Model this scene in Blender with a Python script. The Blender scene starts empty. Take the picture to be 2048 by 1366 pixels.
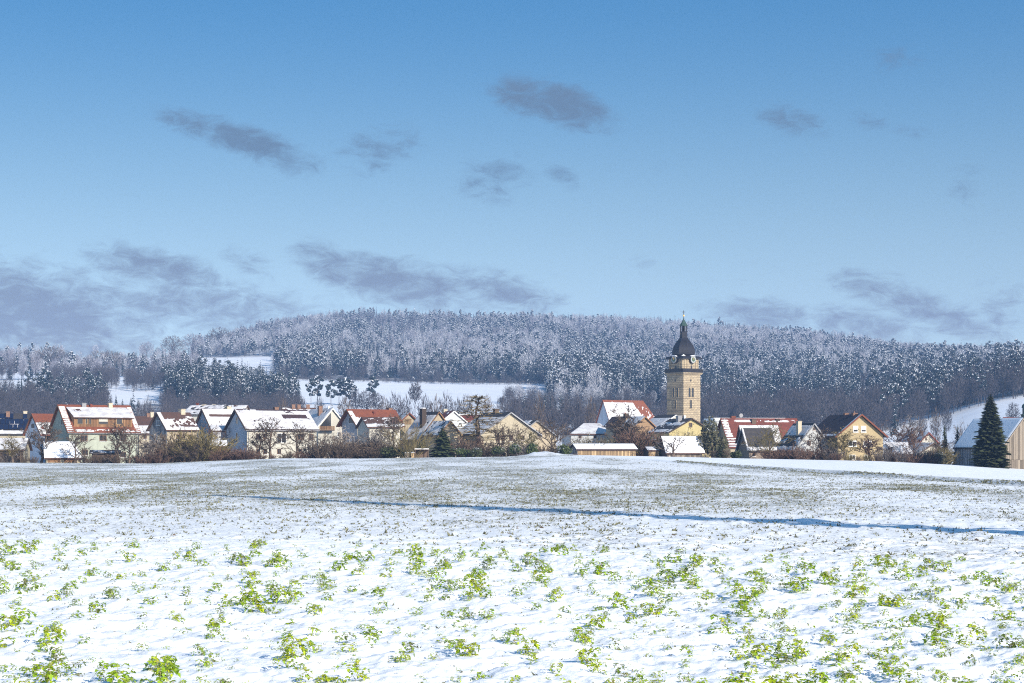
import bpy, math, random
import numpy as np
from mathutils import Vector, Matrix

# ------------------------------------------------------------------ camera, sky, sun, exposure
F = 3822.0            # focal length in pixels of the 2048 px wide frame
CAMZ = 2.0            # eye height
HY = 900.0            # row of the eye-level horizon
SUN_EL, SUN_AZ = math.radians(24.0), math.radians(34.0)   # azimuth: to the right of straight behind the camera
scene = bpy.context.scene
col = scene.collection
cam = bpy.data.cameras.new('camera')
cam.sensor_width = 36.0
cam.lens = 36.0 * F / 2048.0
cam.shift_y = (HY - 683.0) / 2048.0
cam.clip_start, cam.clip_end = 0.5, 20000
camo = bpy.data.objects.new('camera', cam)
camo.location = (0, 0, CAMZ)
camo.rotation_euler = (math.pi / 2, 0, 0)
col.objects.link(camo)
scene.camera = camo

SKY_STRENGTH, SUN_STRENGTH, EXPOSURE = 0.15, 3.25, 1.18
world = bpy.data.worlds.new('World')
scene.world = world
world.use_nodes = True


def build_world():
    nt = world.node_tree
    nt.nodes.clear()
    N = nt.nodes.new
    def link(a, b): nt.links.new(a, b)
    def math_(op, a, b=None, c=None):
        n = N('ShaderNodeMath'); n.operation = op
        for i, v in enumerate((a, b, c)):
            if v is None: continue
            if isinstance(v, (int, float)): n.inputs[i].default_value = v
            else: link(v, n.inputs[i])
        return n.outputs[0]
    out = N('ShaderNodeOutputWorld')
    bg = N('ShaderNodeBackground')
    bg.inputs[1].default_value = SKY_STRENGTH
    link(bg.outputs[0], out.inputs[0])
    tc = N('ShaderNodeTexCoord')
    sep = N('ShaderNodeSeparateXYZ'); link(tc.outputs['Generated'], sep.inputs[0])
    X, Y, Z = sep.outputs
    # look the clear sky up a little higher than the true direction: a crisp, dry winter sky
    z2 = math_('ADD', math_('MULTIPLY', Z, 3.6), 0.03)
    comb = N('ShaderNodeCombineXYZ'); link(X, comb.inputs[0]); link(Y, comb.inputs[1]); link(z2, comb.inputs[2])
    nrm = N('ShaderNodeVectorMath'); nrm.operation = 'NORMALIZE'; link(comb.outputs[0], nrm.inputs[0])
    sky = N('ShaderNodeTexSky'); sky.sky_type = 'NISHITA'; sky.sun_disc = False
    sky.sun_elevation = SUN_EL
    sky.sun_rotation = math.pi - SUN_AZ
    sky.air_density, sky.dust_density, sky.ozone_density = 1.0, 1.6, 2.2
    link(nrm.outputs[0], sky.inputs[0])
    hs = N('ShaderNodeHueSaturation'); 
    link(sky.outputs[0], hs.inputs['Color'])
    # clouds, laid out by compass bearing and elevation (in degrees)
    az = math_('MULTIPLY', math_('ARCTAN2', X, Y), 180 / math.pi)
    el = math_('MULTIPLY', math_('ARCSINE', Z), 180 / math.pi)
    for nm, lo, hi in (('Saturation', *SKY_SAT), ('Value', *SKY_VAL), ('Hue', 0.458, 0.490)):     # paler and greyer towards the horizon
        r_ = N('ShaderNodeMapRange'); r_.interpolation_type = 'SMOOTHSTEP'
        for k_, x_ in (('From Min', 0.0), ('From Max', 15.0), ('To Min', lo), ('To Max', hi)): r_.inputs[k_].default_value = x_
        link(el, r_.inputs['Value']); link(r_.outputs[0], hs.inputs[nm])
    cv = N('ShaderNodeCombineXYZ'); link(az, cv.inputs[0]); link(el, cv.inputs[1])
    def noise(scale_az, scale_el, rot, detail, rough, dist, off):
        mp = N('ShaderNodeMapping'); mp.inputs['Scale'].default_value = (scale_az, scale_el, 1)
        mp.inputs['Rotation'].default_value = (0, 0, rot); mp.inputs['Location'].default_value = (off, off * 0.7, 0)
        link(cv.outputs[0], mp.inputs[0])
        n = N('ShaderNodeTexNoise'); n.inputs['Scale'].default_value = 1.0; n.inputs['Detail'].default_value = detail
        n.inputs['Roughness'].default_value = rough; n.inputs['Distortion'].default_value = dist
        link(mp.outputs[0], n.inputs['Vector'])
        return n.outputs['Fac']
    fine = noise(1.1, 2.6, math.radians(20), 10, 0.68, 0.6, 3.1)
    broad = noise(0.13, 0.5, math.radians(12), 5, 0.6, 0.3, 7.7)
    # wisps: (column, row, half length, half height in pixels, tilt, weight)
    blobs = [(395, 252, 70, 22, 14, .75), (500, 285, 110, 26, 17, 1.0), (565, 315, 50, 24, 30, .75), (755, 300, 80, 42, -12, .5),
             (985, 360, 75, 40, -8, .5), (1050, 193, 60, 30, 12, .95), (1130, 212, 85, 34, 16, 1.05), (1125, 352, 40, 18, 22, .45),
             (1580, 240, 60, 24, 14, .7), (1740, 240, 40, 18, 14, .42), (1815, 262, 40, 16, 10, .38), (1790, 120, 55, 24, 0, .38),
             (40, 625, 240, 78, 8, 1.05), (310, 535, 110, 34, 12, .9), (400, 610, 240, 48, 6, .72), (500, 525, 60, 26, 25, .45),
             (670, 535, 80, 32, 22, .85), (800, 565, 150, 40, 10, .95), (1000, 580, 120, 30, 14, .8), (1530, 630, 100, 26, 6, .85),
             (1720, 650, 120, 28, 10, .75), (1750, 575, 85, 26, 12, .7), (1870, 625, 130, 30, 22, .8), (2000, 620, 50, 50, 50, .45),
             (1285, 525, 40, 20, 20, .3), (1930, 370, 40, 40, 55, .3)]
    total = None
    for cx, cy, w, h, tilt, wt in blobs:
        a = math.degrees(math.atan((cx - 1024) / F)); e = math.degrees(math.atan((HY - cy) / math.hypot(F, cx - 1024)))
        mp = N('ShaderNodeMapping'); mp.vector_type = 'TEXTURE'
        mp.inputs['Location'].default_value = (a, e, 0)
        mp.inputs['Rotation'].default_value = (0, 0, -math.radians(tilt))
        k = math.degrees(1 / F)
        mp.inputs['Scale'].default_value = (w * k * 1.55, h * k * 1.6, 1)
        link(cv.outputs[0], mp.inputs[0])
        ln = N('ShaderNodeVectorMath'); ln.operation = 'LENGTH'; link(mp.outputs[0], ln.inputs[0])
        mr = N('ShaderNodeMapRange'); mr.interpolation_type = 'SMOOTHSTEP'
        mr.inputs['From Min'].default_value = 1.25; mr.inputs['From Max'].default_value = 0.1
        mr.inputs['To Min'].default_value = 0.0; mr.inputs['To Max'].default_value = wt
        link(ln.outputs['Value'], mr.inputs['Value'])
        total = mr.outputs[0] if total is None else math_('MAXIMUM', total, mr.outputs[0])
    # the same kind of low cloud drifts on all round the horizon
    front = math_('GREATER_THAN', Y, 0.9)
    low = N('ShaderNodeMapRange'); low.interpolation_type = 'SMOOTHSTEP'
    low.inputs['From Min'].default_value = 16; low.inputs['From Max'].default_value = 3; link(el, low.inputs['Value'])
    bro = N('ShaderNodeMapRange'); bro.inputs['From Min'].default_value = 0.5; bro.inputs['From Max'].default_value = 0.72; link(broad, bro.inputs['Value'])
    around = math_('MULTIPLY', math_('MULTIPLY', low.outputs[0], bro.outputs[0]), math_('MULTIPLY_ADD', front, -0.75, 1.0))
    total = math_('MAXIMUM', total, around)
    # eat ragged edges into the patches
    dens = math_('ADD', math_('MULTIPLY', total, 1.05), math_('MULTIPLY', math_('SUBTRACT', fine, 0.5), 2.0))
    mr = N('ShaderNodeMapRange'); mr.interpolation_type = 'SMOOTHSTEP'
    mr.inputs['From Min'].default_value = 0.08; mr.inputs['From Max'].default_value = 1.15
    mr.inputs['To Max'].default_value = 0.88
    link(dens, mr.inputs['Value'])
    gate = math_('MINIMUM', math_('MULTIPLY', total, 3.0), 1.0)
    fac = math_('MULTIPLY', mr.outputs[0], gate)
    pk = N('ShaderNodeMapRange'); pk.inputs['From Min'].default_value = 3; pk.inputs['From Max'].default_value = 8; link(el, pk.inputs['Value'])
    cc = N('ShaderNodeMix'); cc.data_type = 'RGBA'
    cc.inputs[6].default_value = CLOUD_LOW; cc.inputs[7].default_value = CLOUD_HIGH
    link(pk.outputs[0], cc.inputs[0])
    mix = N('ShaderNodeMix'); mix.data_type = 'RGBA'
    link(fac, mix.inputs[0]); link(hs.outputs[0], mix.inputs[6]); link(cc.outputs[2], mix.inputs[7])
    link(mix.outputs[2], bg.inputs[0])


SKY_SAT, SKY_VAL = (0.46, 1.30), (0.55, 0.76)
CLOUD_LOW, CLOUD_HIGH = (0.92, 0.95, 1.18, 1), (0.42, 0.64, 0.98, 1)
HAZE_COLOR, HAZE_DENSITY = (0.32, 0.56, 1.0, 1), 0.00019
build_world()
sun = bpy.data.lights.new('sun', 'SUN')
sun.energy, sun.angle, sun.color = SUN_STRENGTH, math.radians(0.53), (1.0, 0.93, 0.82)
suno = bpy.data.objects.new('sun', sun)
SUN_DIR = Vector((math.sin(SUN_AZ) * math.cos(SUN_EL), -math.cos(SUN_AZ) * math.cos(SUN_EL), math.sin(SUN_EL)))
suno.rotation_euler = SUN_DIR.to_track_quat('Z', 'Y').to_euler()
suno.location = (60, -80, 60)
col.objects.link(suno)
vs = scene.view_settings
vs.view_transform, vs.look, vs.gamma, vs.exposure = 'Standard', 'None', 1.0, EXPOSURE
vs.use_curve_mapping = False
scene.render.engine = 'CYCLES'
scene.cycles.use_denoising = False
scene.cycles.filter_width = 1.1
scene.cycles.max_bounces = 5
scene.cycles.diffuse_bounces = 3
scene.cycles.glossy_bounces = 2
scene.cycles.transmission_bounces = 3
scene.cycles.volume_bounces = 0

# ------------------------------------------------------------------ helpers
RNG = random.Random(7)
ORD = 'first second third fourth fifth sixth seventh eighth ninth tenth eleventh twelfth thirteenth fourteenth fifteenth sixteenth seventeenth eighteenth nineteenth twentieth'.split()
ORD += ['twenty-' + o for o in ORD[:9]] + ['thirtieth']


def tag(o, label=None, cat=None, group=None, kind=None):
    if label: o['label'] = label
    if cat: o['category'] = cat
    if group: o['group'] = group
    if kind: o['kind'] = kind
    return o


def empty(name, loc=(0, 0, 0), rz=0.0):
    o = bpy.data.objects.new(name, None)
    o.location = loc; o.rotation_euler = (0, 0, rz); o.empty_display_size = 0.3
    col.objects.link(o)
    return o


def link_mesh(name, me, parent=None, loc=None, rz=None):
    o = bpy.data.objects.new(name, me)
    col.objects.link(o)
    if parent is not None: o.parent = parent
    if loc is not None: o.location = loc
    if rz is not None: o.rotation_euler = (0, 0, rz)
    return o


class MB:
    """collects boxes, bars, tubes and sheets for ONE mesh"""
    def __init__(self): self.v = []; self.f = []; self.m = []
    def add(self, vs_, fs, mi=0):
        b = len(self.v); self.v += [tuple(p) for p in vs_]
        for f in fs: self.f.append(tuple(b + i for i in f)); self.m.append(mi)
    def box(self, x0, x1, y0, y1, z0, z1, mi=0):
        self.add([(x0, y0, z0), (x1, y0, z0), (x1, y1, z0), (x0, y1, z0), (x0, y0, z1), (x1, y0, z1), (x1, y1, z1), (x0, y1, z1)],
                 [(0, 3, 2, 1), (4, 5, 6, 7), (0, 1, 5, 4), (1, 2, 6, 5), (2, 3, 7, 6), (3, 0, 4, 7)], mi)
    def tube(self, p, q, r0, r1, n=5, mi=0):
        p, q = Vector(p), Vector(q); d = q - p
        if d.length < 1e-6: return
        d.normalize(); a = d.orthogonal().normalized(); b = d.cross(a)
        ring = lambda c, r: [c + a * (r * math.cos(2 * math.pi * i / n)) + b * (r * math.sin(2 * math.pi * i / n)) for i in range(n)]
        self.add(ring(p, r0) + ring(q, r1), [(i, (i + 1) % n, n + (i + 1) % n, n + i) for i in range(n)] + [tuple(range(n))[::-1], tuple(range(n, 2 * n))], mi)
    def bar(self, p, q, w, h, mi=0):
        """a box-section bar from p to q"""
        p, q = Vector(p), Vector(q); d = (q - p).normalized()
        s = d.cross(Vector((0, 0, 1)))
        s = Vector((1, 0, 0)) if s.length < 1e-4 else s.normalized()
        t = s.cross(d).normalized(); s = s * (w / 2); t = t * (h / 2)
        P = [c + x * s + y * t for c in (p, q) for x, y in ((-1, -1), (1, -1), (1, 1), (-1, 1))]
        self.add(P, [(0, 1, 2, 3), (7, 6, 5, 4), (0, 4, 5, 1), (1, 5, 6, 2), (2, 6, 7, 3), (3, 7, 4, 0)], mi)
    def lathe(self, prof, n=8, phase=0.0, mi=0, cap=True):
        """prof: list of (radius, z)"""
        vs_ = [(r * math.cos(phase + 2 * math.pi * i / n), r * math.sin(phase + 2 * math.pi * i / n), z) for r, z in prof for i in range(n)]
        fs = [(k * n + i, k * n + (i + 1) % n, (k + 1) * n + (i + 1) % n, (k + 1) * n + i) for k in range(len(prof) - 1) for i in range(n)]
        if cap: fs += [tuple(range(n))[::-1], tuple(range((len(prof) - 1) * n, len(prof) * n))]
        self.add(vs_, fs, mi)
    def mesh(self, name, mats, smooth=False):
        me = bpy.data.meshes.new(name)
        me.from_pydata(self.v, [], self.f)
        for mt in (mats if isinstance(mats, (list, tuple)) else [mats]): me.materials.append(M[mt])
        if max(self.m, default=0) > 0: me.polygons.foreach_set('material_index', self.m)
        if smooth: me.polygons.foreach_set('use_smooth', [True] * len(self.f))
        me.update()
        return me
    def build(self, name, mats, parent=None, smooth=False, loc=None, rz=None):
        return link_mesh(name, self.mesh(name, mats, smooth), parent, loc, rz)


def fast_mesh(name, verts, faces, mats, mat_idx=None, smooth=False):
    """verts (n,3) array, faces (m,k) array with k = 3 or 4"""
    me = bpy.data.meshes.new(name)
    verts = np.asarray(verts, np.float32); faces = np.asarray(faces, np.int32)
    k = faces.shape[1]
    me.vertices.add(len(verts)); me.vertices.foreach_set('co', verts.ravel())
    me.loops.add(faces.size); me.loops.foreach_set('vertex_index', faces.ravel())
    me.polygons.add(len(faces)); me.polygons.foreach_set('loop_start', np.arange(0, faces.size, k, dtype=np.int32))
    for mt in (mats if isinstance(mats, (list, tuple)) else [mats]): me.materials.append(M[mt])
    if mat_idx is not None: me.polygons.foreach_set('material_index', np.asarray(mat_idx, np.int32))
    me.polygons.foreach_set('use_smooth', np.full(len(faces), smooth))
    me.update(calc_edges=True); me.validate()
    return me


def hash2(ix, iy, seed):
    h = (ix.astype(np.int64) * 374761393 + iy.astype(np.int64) * 668265263 + seed * 1442695041) & 0xffffffff
    h = ((h ^ (h >> 13)) * 1274126177) & 0xffffffff
    h = (h ^ (h >> 16)) & 0xffffffff
    h = (h * 2246822519) & 0xffffffff
    return ((h ^ (h >> 15)) & 0xffffff) / float(0xffffff)


def vnoise(x, y, seed=0):
    x = np.asarray(x, float); y = np.asarray(y, float)
    ix, iy = np.floor(x), np.floor(y); fx, fy = x - ix, y - iy
    fx = fx * fx * fx * (fx * (fx * 6 - 15) + 10); fy = fy * fy * fy * (fy * (fy * 6 - 15) + 10)
    a, b = hash2(ix, iy, seed), hash2(ix + 1, iy, seed)
    c, d = hash2(ix, iy + 1, seed), hash2(ix + 1, iy + 1, seed)
    return (a * (1 - fx) + b * fx) * (1 - fy) + (c * (1 - fx) + d * fx) * fy


def fbm(x, y, octv=4, seed=0, gain=0.5):
    s, amp, tot, f = 0.0, 1.0, 0.0, 1.0
    for o in range(octv):
        s = s + amp * vnoise(x * f + 17.3 * o, y * f - 9.1 * o, seed + o); tot += amp; amp *= gain; f *= 2.03
    return s / tot


def sstep(a, b, x):
    t = np.clip((np.asarray(x, float) - a) / (b - a), 0, 1)
    return t * t * (3 - 2 * t)


# ------------------------------------------------------------------ materials
M = {}


class NT:
    def __init__(self, name):
        self.mat = bpy.data.materials.new(name); self.mat.use_nodes = True
        self.nt = self.mat.node_tree; self.nt.nodes.clear()
        self.out = self.n('ShaderNodeOutputMaterial')
        self.p = self.n('ShaderNodeBsdfPrincipled')
        self.l(self.p.outputs[0], self.out.inputs[0])
        M[name] = self.mat
    def n(self, t): return self.nt.nodes.new(t)
    def l(self, a, b): self.nt.links.new(a, b)
    def set(self, **k):
        for a, b in k.items(): self.p.inputs[a.replace('_', ' ')].default_value = b
    def coord(self, kind='Object', scale=(1, 1, 1)):
        tc = self.n('ShaderNodeTexCoord'); mp = self.n('ShaderNodeMapping'); mp.inputs['Scale'].default_value = scale
        self.l(tc.outputs[kind], mp.inputs[0]); return mp.outputs[0]
    def pos(self, scale=(1, 1, 1)):
        g = self.n('ShaderNodeNewGeometry'); mp = self.n('ShaderNodeMapping'); mp.inputs['Scale'].default_value = scale
        self.l(g.outputs['Position'], mp.inputs[0]); return mp.outputs[0]
    def noise(self, vec, scale, detail=4, rough=0.55, dist=0.0):
        n = self.n('ShaderNodeTexNoise'); n.inputs['Scale'].default_value = scale; n.inputs['Detail'].default_value = detail
        n.inputs['Roughness'].default_value = rough; n.inputs['Distortion'].default_value = dist
        self.l(vec, n.inputs['Vector']); return n.outputs['Fac']
    def ramp(self, fac, stops):
        r = self.n('ShaderNodeValToRGB'); e = r.color_ramp.elements
        while len(e) < len(stops): e.new(0.5)
        for i, (p, c) in enumerate(stops):
            e[i].position = p; e[i].color = (*c, 1) if len(c) == 3 else c
        self.l(fac, r.inputs[0]); return r.outputs[0]
    def mix(self, fac, a, b, blend='MIX'):
        m = self.n('ShaderNodeMix'); m.data_type = 'RGBA'; m.blend_type = blend
        for i, v in ((0, fac), (6, a), (7, b)):
            if isinstance(v, (int, float)): m.inputs[i].default_value = v
            elif isinstance(v, tuple): m.inputs[i].default_value = (*v, 1) if len(v) == 3 else v
            else: self.l(v, m.inputs[i])
        return m.outputs[2]
    def mth(self, op, a, b=None):
        n = self.n('ShaderNodeMath'); n.operation = op
        for i, v in enumerate((a, b)):
            if v is None: continue
            if isinstance(v, (int, float)): n.inputs[i].default_value = v
            else: self.l(v, n.inputs[i])
        return n.outputs[0]
    def map(self, v, a, b, c=0.0, d=1.0, smooth=True):
        n = self.n('ShaderNodeMapRange')
        if smooth: n.interpolation_type = 'SMOOTHSTEP'
        for k, x in (('From Min', a), ('From Max', b), ('To Min', c), ('To Max', d)): n.inputs[k].default_value = x
        self.l(v, n.inputs['Value']); return n.outputs[0]
    def color(self, c):
        self.l(c, self.p.inputs['Base Color'])
    def bump(self, h, strength=0.5, dist=0.05):
        b = self.n('ShaderNodeBump'); b.inputs['Strength'].default_value = strength; b.inputs['Distance'].default_value = dist
        self.l(h, b.inputs['Height']); self.l(b.outputs[0], self.p.inputs['Normal'])
    def island(self):
        return self.n('ShaderNodeNewGeometry').outputs['Random Per Island']
    def objrand(self):
        return self.n('ShaderNodeObjectInfo').outputs['Random']


def simple(name, c, rough=0.8, var=0.15, scale=2.0, bump=0.0, island=0.0):
    m = NT(name); m.set(Roughness=rough)
    v = m.noise(m.coord(), scale, 5, 0.6)
    lo = tuple(x * (1 - var) for x in c); hi = tuple(min(1, x * (1 + var)) for x in c)
    cc = m.ramp(v, [(0.3, lo), (0.7, hi)])
    if island:
        cc = m.mix(island, cc, m.ramp(m.island(), [(0.0, tuple(x * 0.45 for x in c)), (1.0, tuple(min(1, x * 1.6) for x in c))]))
    m.color(cc)
    if bump: m.bump(v, bump, 0.03)
    return m


def plaster(name, c, streak=0.35):
    m = NT(name); m.set(Roughness=0.92)
    big = m.noise(m.coord(scale=(1, 1, 0.35)), 0.7, 5, 0.65)
    fine = m.noise(m.coord(), 14, 4, 0.6)
    a = m.ramp(big, [(0.25, tuple(x * (1 - streak) for x in c)), (0.62, c), (0.85, tuple(min(1, x * 1.08) for x in c))])
    m.color(m.mix(0.25, a, m.ramp(fine, [(0.3, tuple(x * 0.7 for x in c)), (0.7, tuple(min(1, x * 1.15) for x in c))])))
    m.bump(fine, 0.25, 0.01)


def tiles(name, c, c2, row=0.34):
    """tile rows along object z"""
    m = NT(name); m.set(Roughness=0.75)
    w = m.n('ShaderNodeTexWave'); w.wave_type = 'BANDS'; w.bands_direction = 'Z'; w.wave_profile = 'SAW'
    w.inputs['Scale'].default_value = 0.314 / (row * 0.7); w.inputs['Distortion'].default_value = 0.4; w.inputs['Detail Scale'].default_value = 2.0
    m.l(m.coord(), w.inputs['Vector'])
    n = m.noise(m.coord(), 1.3, 6, 0.7); n2 = m.noise(m.coord(), 9, 3, 0.6)
    a = m.mix(m.map(n, 0.35, 0.65), c, c2)
    a = m.mix(m.map(n2, 0.4, 0.7, 0, 0.5), a, tuple(x * 0.5 for x in c))
    m.color(m.mix(m.mth('MULTIPLY', w.outputs['Fac'], 0.4), a, tuple(x * 0.35 for x in c)))
    m.bump(w.outputs['Fac'], 0.6, 0.05)


def wood(name, c, c2, freq=5.0, axis='X', seam=0.0):
    m = NT(name); m.set(Roughness=0.85)
    g = m.noise(m.coord(scale=(6, 6, 0.5)), 2.0, 6, 0.65)
    a = m.mix(m.map(g, 0.3, 0.7), c, c2)
    a = m.mix(0.65, a, m.ramp(m.objrand(), [(0.0, tuple(x * 0.4 for x in c)), (0.5, c), (1.0, tuple(min(1, x * 1.3) for x in c2))]))
    m.color(a); m.bump(g, 0.4, 0.01)


def make_materials():
    # snow on roofs and branches
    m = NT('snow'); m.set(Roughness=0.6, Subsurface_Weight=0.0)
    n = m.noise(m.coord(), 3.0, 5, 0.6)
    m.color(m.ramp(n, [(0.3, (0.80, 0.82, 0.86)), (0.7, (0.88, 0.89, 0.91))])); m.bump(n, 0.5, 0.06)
    # thinner snow on tiles: the courses show through as faint rows
    m = NT('roof_snow'); m.set(Roughness=0.65)
    w = m.n('ShaderNodeTexWave'); w.wave_type = 'BANDS'; w.bands_direction = 'Z'; w.wave_profile = 'SAW'
    w.inputs['Scale'].default_value = 1.25; w.inputs['Distortion'].default_value = 1.6; w.inputs['Detail Scale'].default_value = 3.0
    m.l(m.coord(), w.inputs['Vector'])
    n = m.noise(m.coord(), 0.9, 6, 0.7); n2 = m.noise(m.coord(), 5.0, 4, 0.7)
    show = m.map(m.mth('ADD', m.mth('MULTIPLY', w.outputs['Fac'], 0.22), m.mth('ADD', m.mth('MULTIPLY', n, 0.7), m.mth('MULTIPLY', n2, 0.35))), 0.52, 0.88, 0.0, 0.75)
    m.color(m.mix(show, m.ramp(n2, [(0.3, (0.58, 0.585, 0.61)), (0.7, (0.70, 0.70, 0.71))]), (0.22, 0.165, 0.155)))
    m.bump(m.mth('ADD', n, m.mth('MULTIPLY', w.outputs['Fac'], 0.3)), 0.6, 0.08)
    # the field: thick snow where cover = 0, thin snow with soil and young cereal showing where cover = 1
    m = NT('field_snow'); m.set(Roughness=0.62)
    at = m.n('ShaderNodeAttribute'); at.attribute_name = 'thin'; thin = at.outputs['Fac']
    at2 = m.n('ShaderNodeAttribute'); at2.attribute_name = 'bare'; bare = at2.outputs['Fac']
    pz = m.pos()
    base = m.ramp(m.noise(pz, 0.9, 5, 0.6), [(0.3, (0.88, 0.885, 0.90)), (0.7, (0.94, 0.94, 0.945))])
    base = m.mix(m.mth('MULTIPLY', thin, 0.17), base, (0.40, 0.42, 0.36))
    # blades and crumbs of soil seen between the grains of a thin snow cover
    sp = m.noise(pz, 7.0, 5, 0.7); sp2 = m.noise(m.pos((0.35, 0.12, 1)), 1.0, 4, 0.6)
    amount = m.mth('MULTIPLY', thin, m.map(sp2, 0.25, 0.75, 0.35, 1.0))
    speck = m.map(m.mth('ADD', sp, m.mth('MULTIPLY', amount, 0.19)), 0.60, 0.72, 0.0, 0.85)
    speck = m.mth('MULTIPLY', speck, m.mth('MINIMUM', m.mth('MULTIPLY', thin, 3.0), 1.0))
    soil = m.ramp(m.noise(pz, 2.3, 3, 0.6), [(0.35, (0.10, 0.11, 0.045)), (0.65, (0.11, 0.085, 0.06))])
    c = m.mix(speck, base, soil)
    c = m.mix(m.mth('MULTIPLY', bare, m.map(sp, 0.35, 0.6)), c, soil)
    m.color(c)
    m.bump(m.noise(pz, 11.0, 6, 0.65), 0.55, 0.03)
    # hill ground: snow over dead grass
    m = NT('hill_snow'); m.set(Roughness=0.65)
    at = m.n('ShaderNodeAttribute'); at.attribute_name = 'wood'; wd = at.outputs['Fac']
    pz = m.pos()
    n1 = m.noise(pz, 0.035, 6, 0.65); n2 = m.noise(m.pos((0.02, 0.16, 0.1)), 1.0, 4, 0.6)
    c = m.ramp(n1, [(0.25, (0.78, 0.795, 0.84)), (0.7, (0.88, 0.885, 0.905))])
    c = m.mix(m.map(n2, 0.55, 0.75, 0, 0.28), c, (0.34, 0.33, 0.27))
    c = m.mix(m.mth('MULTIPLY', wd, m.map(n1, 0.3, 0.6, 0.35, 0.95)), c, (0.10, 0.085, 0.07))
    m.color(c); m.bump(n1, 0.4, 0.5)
    # plasters
    for nm, c in (('plaster_cream', (0.46, 0.40, 0.29)), ('plaster_white', (0.55, 0.56, 0.56)), ('plaster_green', (0.44, 0.47, 0.38)),
                  ('plaster_yellow', (0.47, 0.37, 0.21)), ('plaster_tan', (0.44, 0.36, 0.25)), ('plaster_pale', (0.56, 0.53, 0.45)),
                  ('plaster_lemon', (0.52, 0.43, 0.21)), ('plaster_grey', (0.46, 0.46, 0.48)), ('plaster_shade_blue', (0.60, 0.65, 0.72)),  # blue one: skylit shade on white left gables put into the colour
                  ('plaster_orange', (0.36, 0.23, 0.13)), ('rubble', (0.27, 0.21, 0.16))):
        plaster(nm, tuple(x * 0.86 for x in c))
    tiles('tile_red', (0.20, 0.045, 0.026), (0.14, 0.038, 0.026))
    tiles('tile_orange', (0.23, 0.066, 0.030), (0.17, 0.050, 0.026))
    tiles('tile_brown', (0.105, 0.05, 0.036), (0.075, 0.042, 0.034))
    tiles('tile_dark', (0.035, 0.032, 0.036), (0.055, 0.046, 0.046))
    tiles('tile_plum', (0.06, 0.028, 0.03), (0.045, 0.026, 0.03))
    wood('wood_brown', (0.17, 0.085, 0.04), (0.25, 0.14, 0.065))
    wood('wood_dark', (0.06, 0.04, 0.03), (0.10, 0.065, 0.045))
    wood('wood_grey', (0.20, 0.205, 0.22), (0.36, 0.36, 0.37))
    wood('wood_tan', (0.24, 0.16, 0.085), (0.42, 0.30, 0.17))
    wood('wood_weathered', (0.13, 0.105, 0.082), (0.24, 0.20, 0.155))
    simple('brick_chimney', (0.20, 0.115, 0.08), 0.9, 0.35, 6)
    simple('chimney_pale', (0.46, 0.40, 0.30), 0.9, 0.2, 4)
    simple('white_paint', (0.72, 0.72, 0.70), 0.6, 0.06)
    simple('frame_brown', (0.16, 0.085, 0.045), 0.6, 0.2)
    simple('metal_grey', (0.22, 0.22, 0.23), 0.4, 0.1)
    simple('gilt', (0.75, 0.45, 0.13), 0.3, 0.05)
    simple('black_iron', (0.025, 0.023, 0.026), 0.55, 0.3)
    simple('copper_dark', (0.013, 0.011, 0.014), 0.5, 0.35, 1.2)
    simple('copper_green', (0.03, 0.06, 0.046), 0.6, 0.35, 2.0)
    simple('clock_white', (0.36, 0.37, 0.35), 0.7, 0.1)
    simple('clock_green', (0.05, 0.09, 0.045), 0.6, 0.1)
    m = NT('glass'); m.set(Roughness=0.08, Metallic=0.0); m.p.inputs['Base Color'].default_value = (0.03, 0.032, 0.036, 1)
    m = NT('solar'); m.set(Roughness=0.15); m.p.inputs['Base Color'].default_value = (0.012, 0.018, 0.045, 1)
    # sandstone blocks of the tower
    m = NT('sandstone'); m.set(Roughness=0.92)
    b = m.n('ShaderNodeTexBrick'); b.inputs['Scale'].default_value = 1.0
    b.inputs['Brick Width'].default_value = 1.15; b.inputs['Row Height'].default_value = 0.52; b.inputs['Mortar Size'].default_value = 0.04
    b.inputs['Color1'].default_value = (0.40, 0.32, 0.205, 1); b.inputs['Color2'].default_value = (0.31, 0.245, 0.155, 1); b.inputs['Mortar'].default_value = (0.13, 0.10, 0.072, 1)
    tc = m.n('ShaderNodeTexCoord'); sx = m.n('ShaderNodeSeparateXYZ'); m.l(tc.outputs['Object'], sx.inputs[0])
    cb = m.n('ShaderNodeCombineXYZ'); m.l(m.mth('ADD', sx.outputs[0], sx.outputs[1]), cb.inputs[0]); m.l(sx.outputs[2], cb.inputs[1])
    m.l(cb.outputs[0], b.inputs['Vector'])
    n = m.noise(m.coord(), 0.45, 6, 0.7)
    m.color(m.mix(m.map(n, 0.45, 0.75, 0, 0.55), b.outputs['Color'], (0.20, 0.165, 0.13)))
    m.bump(b.outputs['Fac'], 0.7, -0.05)
    # trees
    def twig(name, c, c2):
        m = NT(name); m.set(Roughness=0.9)
        m.color(m.mix(m.mth('MULTIPLY', m.island(), 0.9), c, c2))
    twig('bark_brown', (0.085, 0.06, 0.045), (0.13, 0.095, 0.07))
    twig('twig_brown', (0.055, 0.037, 0.026), (0.125, 0.088, 0.06))
    twig('twig_red', (0.075, 0.04, 0.028), (0.15, 0.088, 0.06))
    twig('twig_olive', (0.085, 0.068, 0.024), (0.20, 0.155, 0.06))
    twig('twig_grey', (0.085, 0.072, 0.068), (0.18, 0.155, 0.145))
    twig('twig_pale', (0.30, 0.25, 0.21), (0.42, 0.36, 0.30))
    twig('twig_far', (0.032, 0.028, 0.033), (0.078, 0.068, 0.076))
    twig('twig_rime', (0.22, 0.225, 0.26), (0.50, 0.51, 0.56))
    twig('twig_rosy', (0.15, 0.145, 0.17), (0.33, 0.325, 0.375))
    twig('needle_green', (0.012, 0.020, 0.008), (0.065, 0.078, 0.022))
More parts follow.
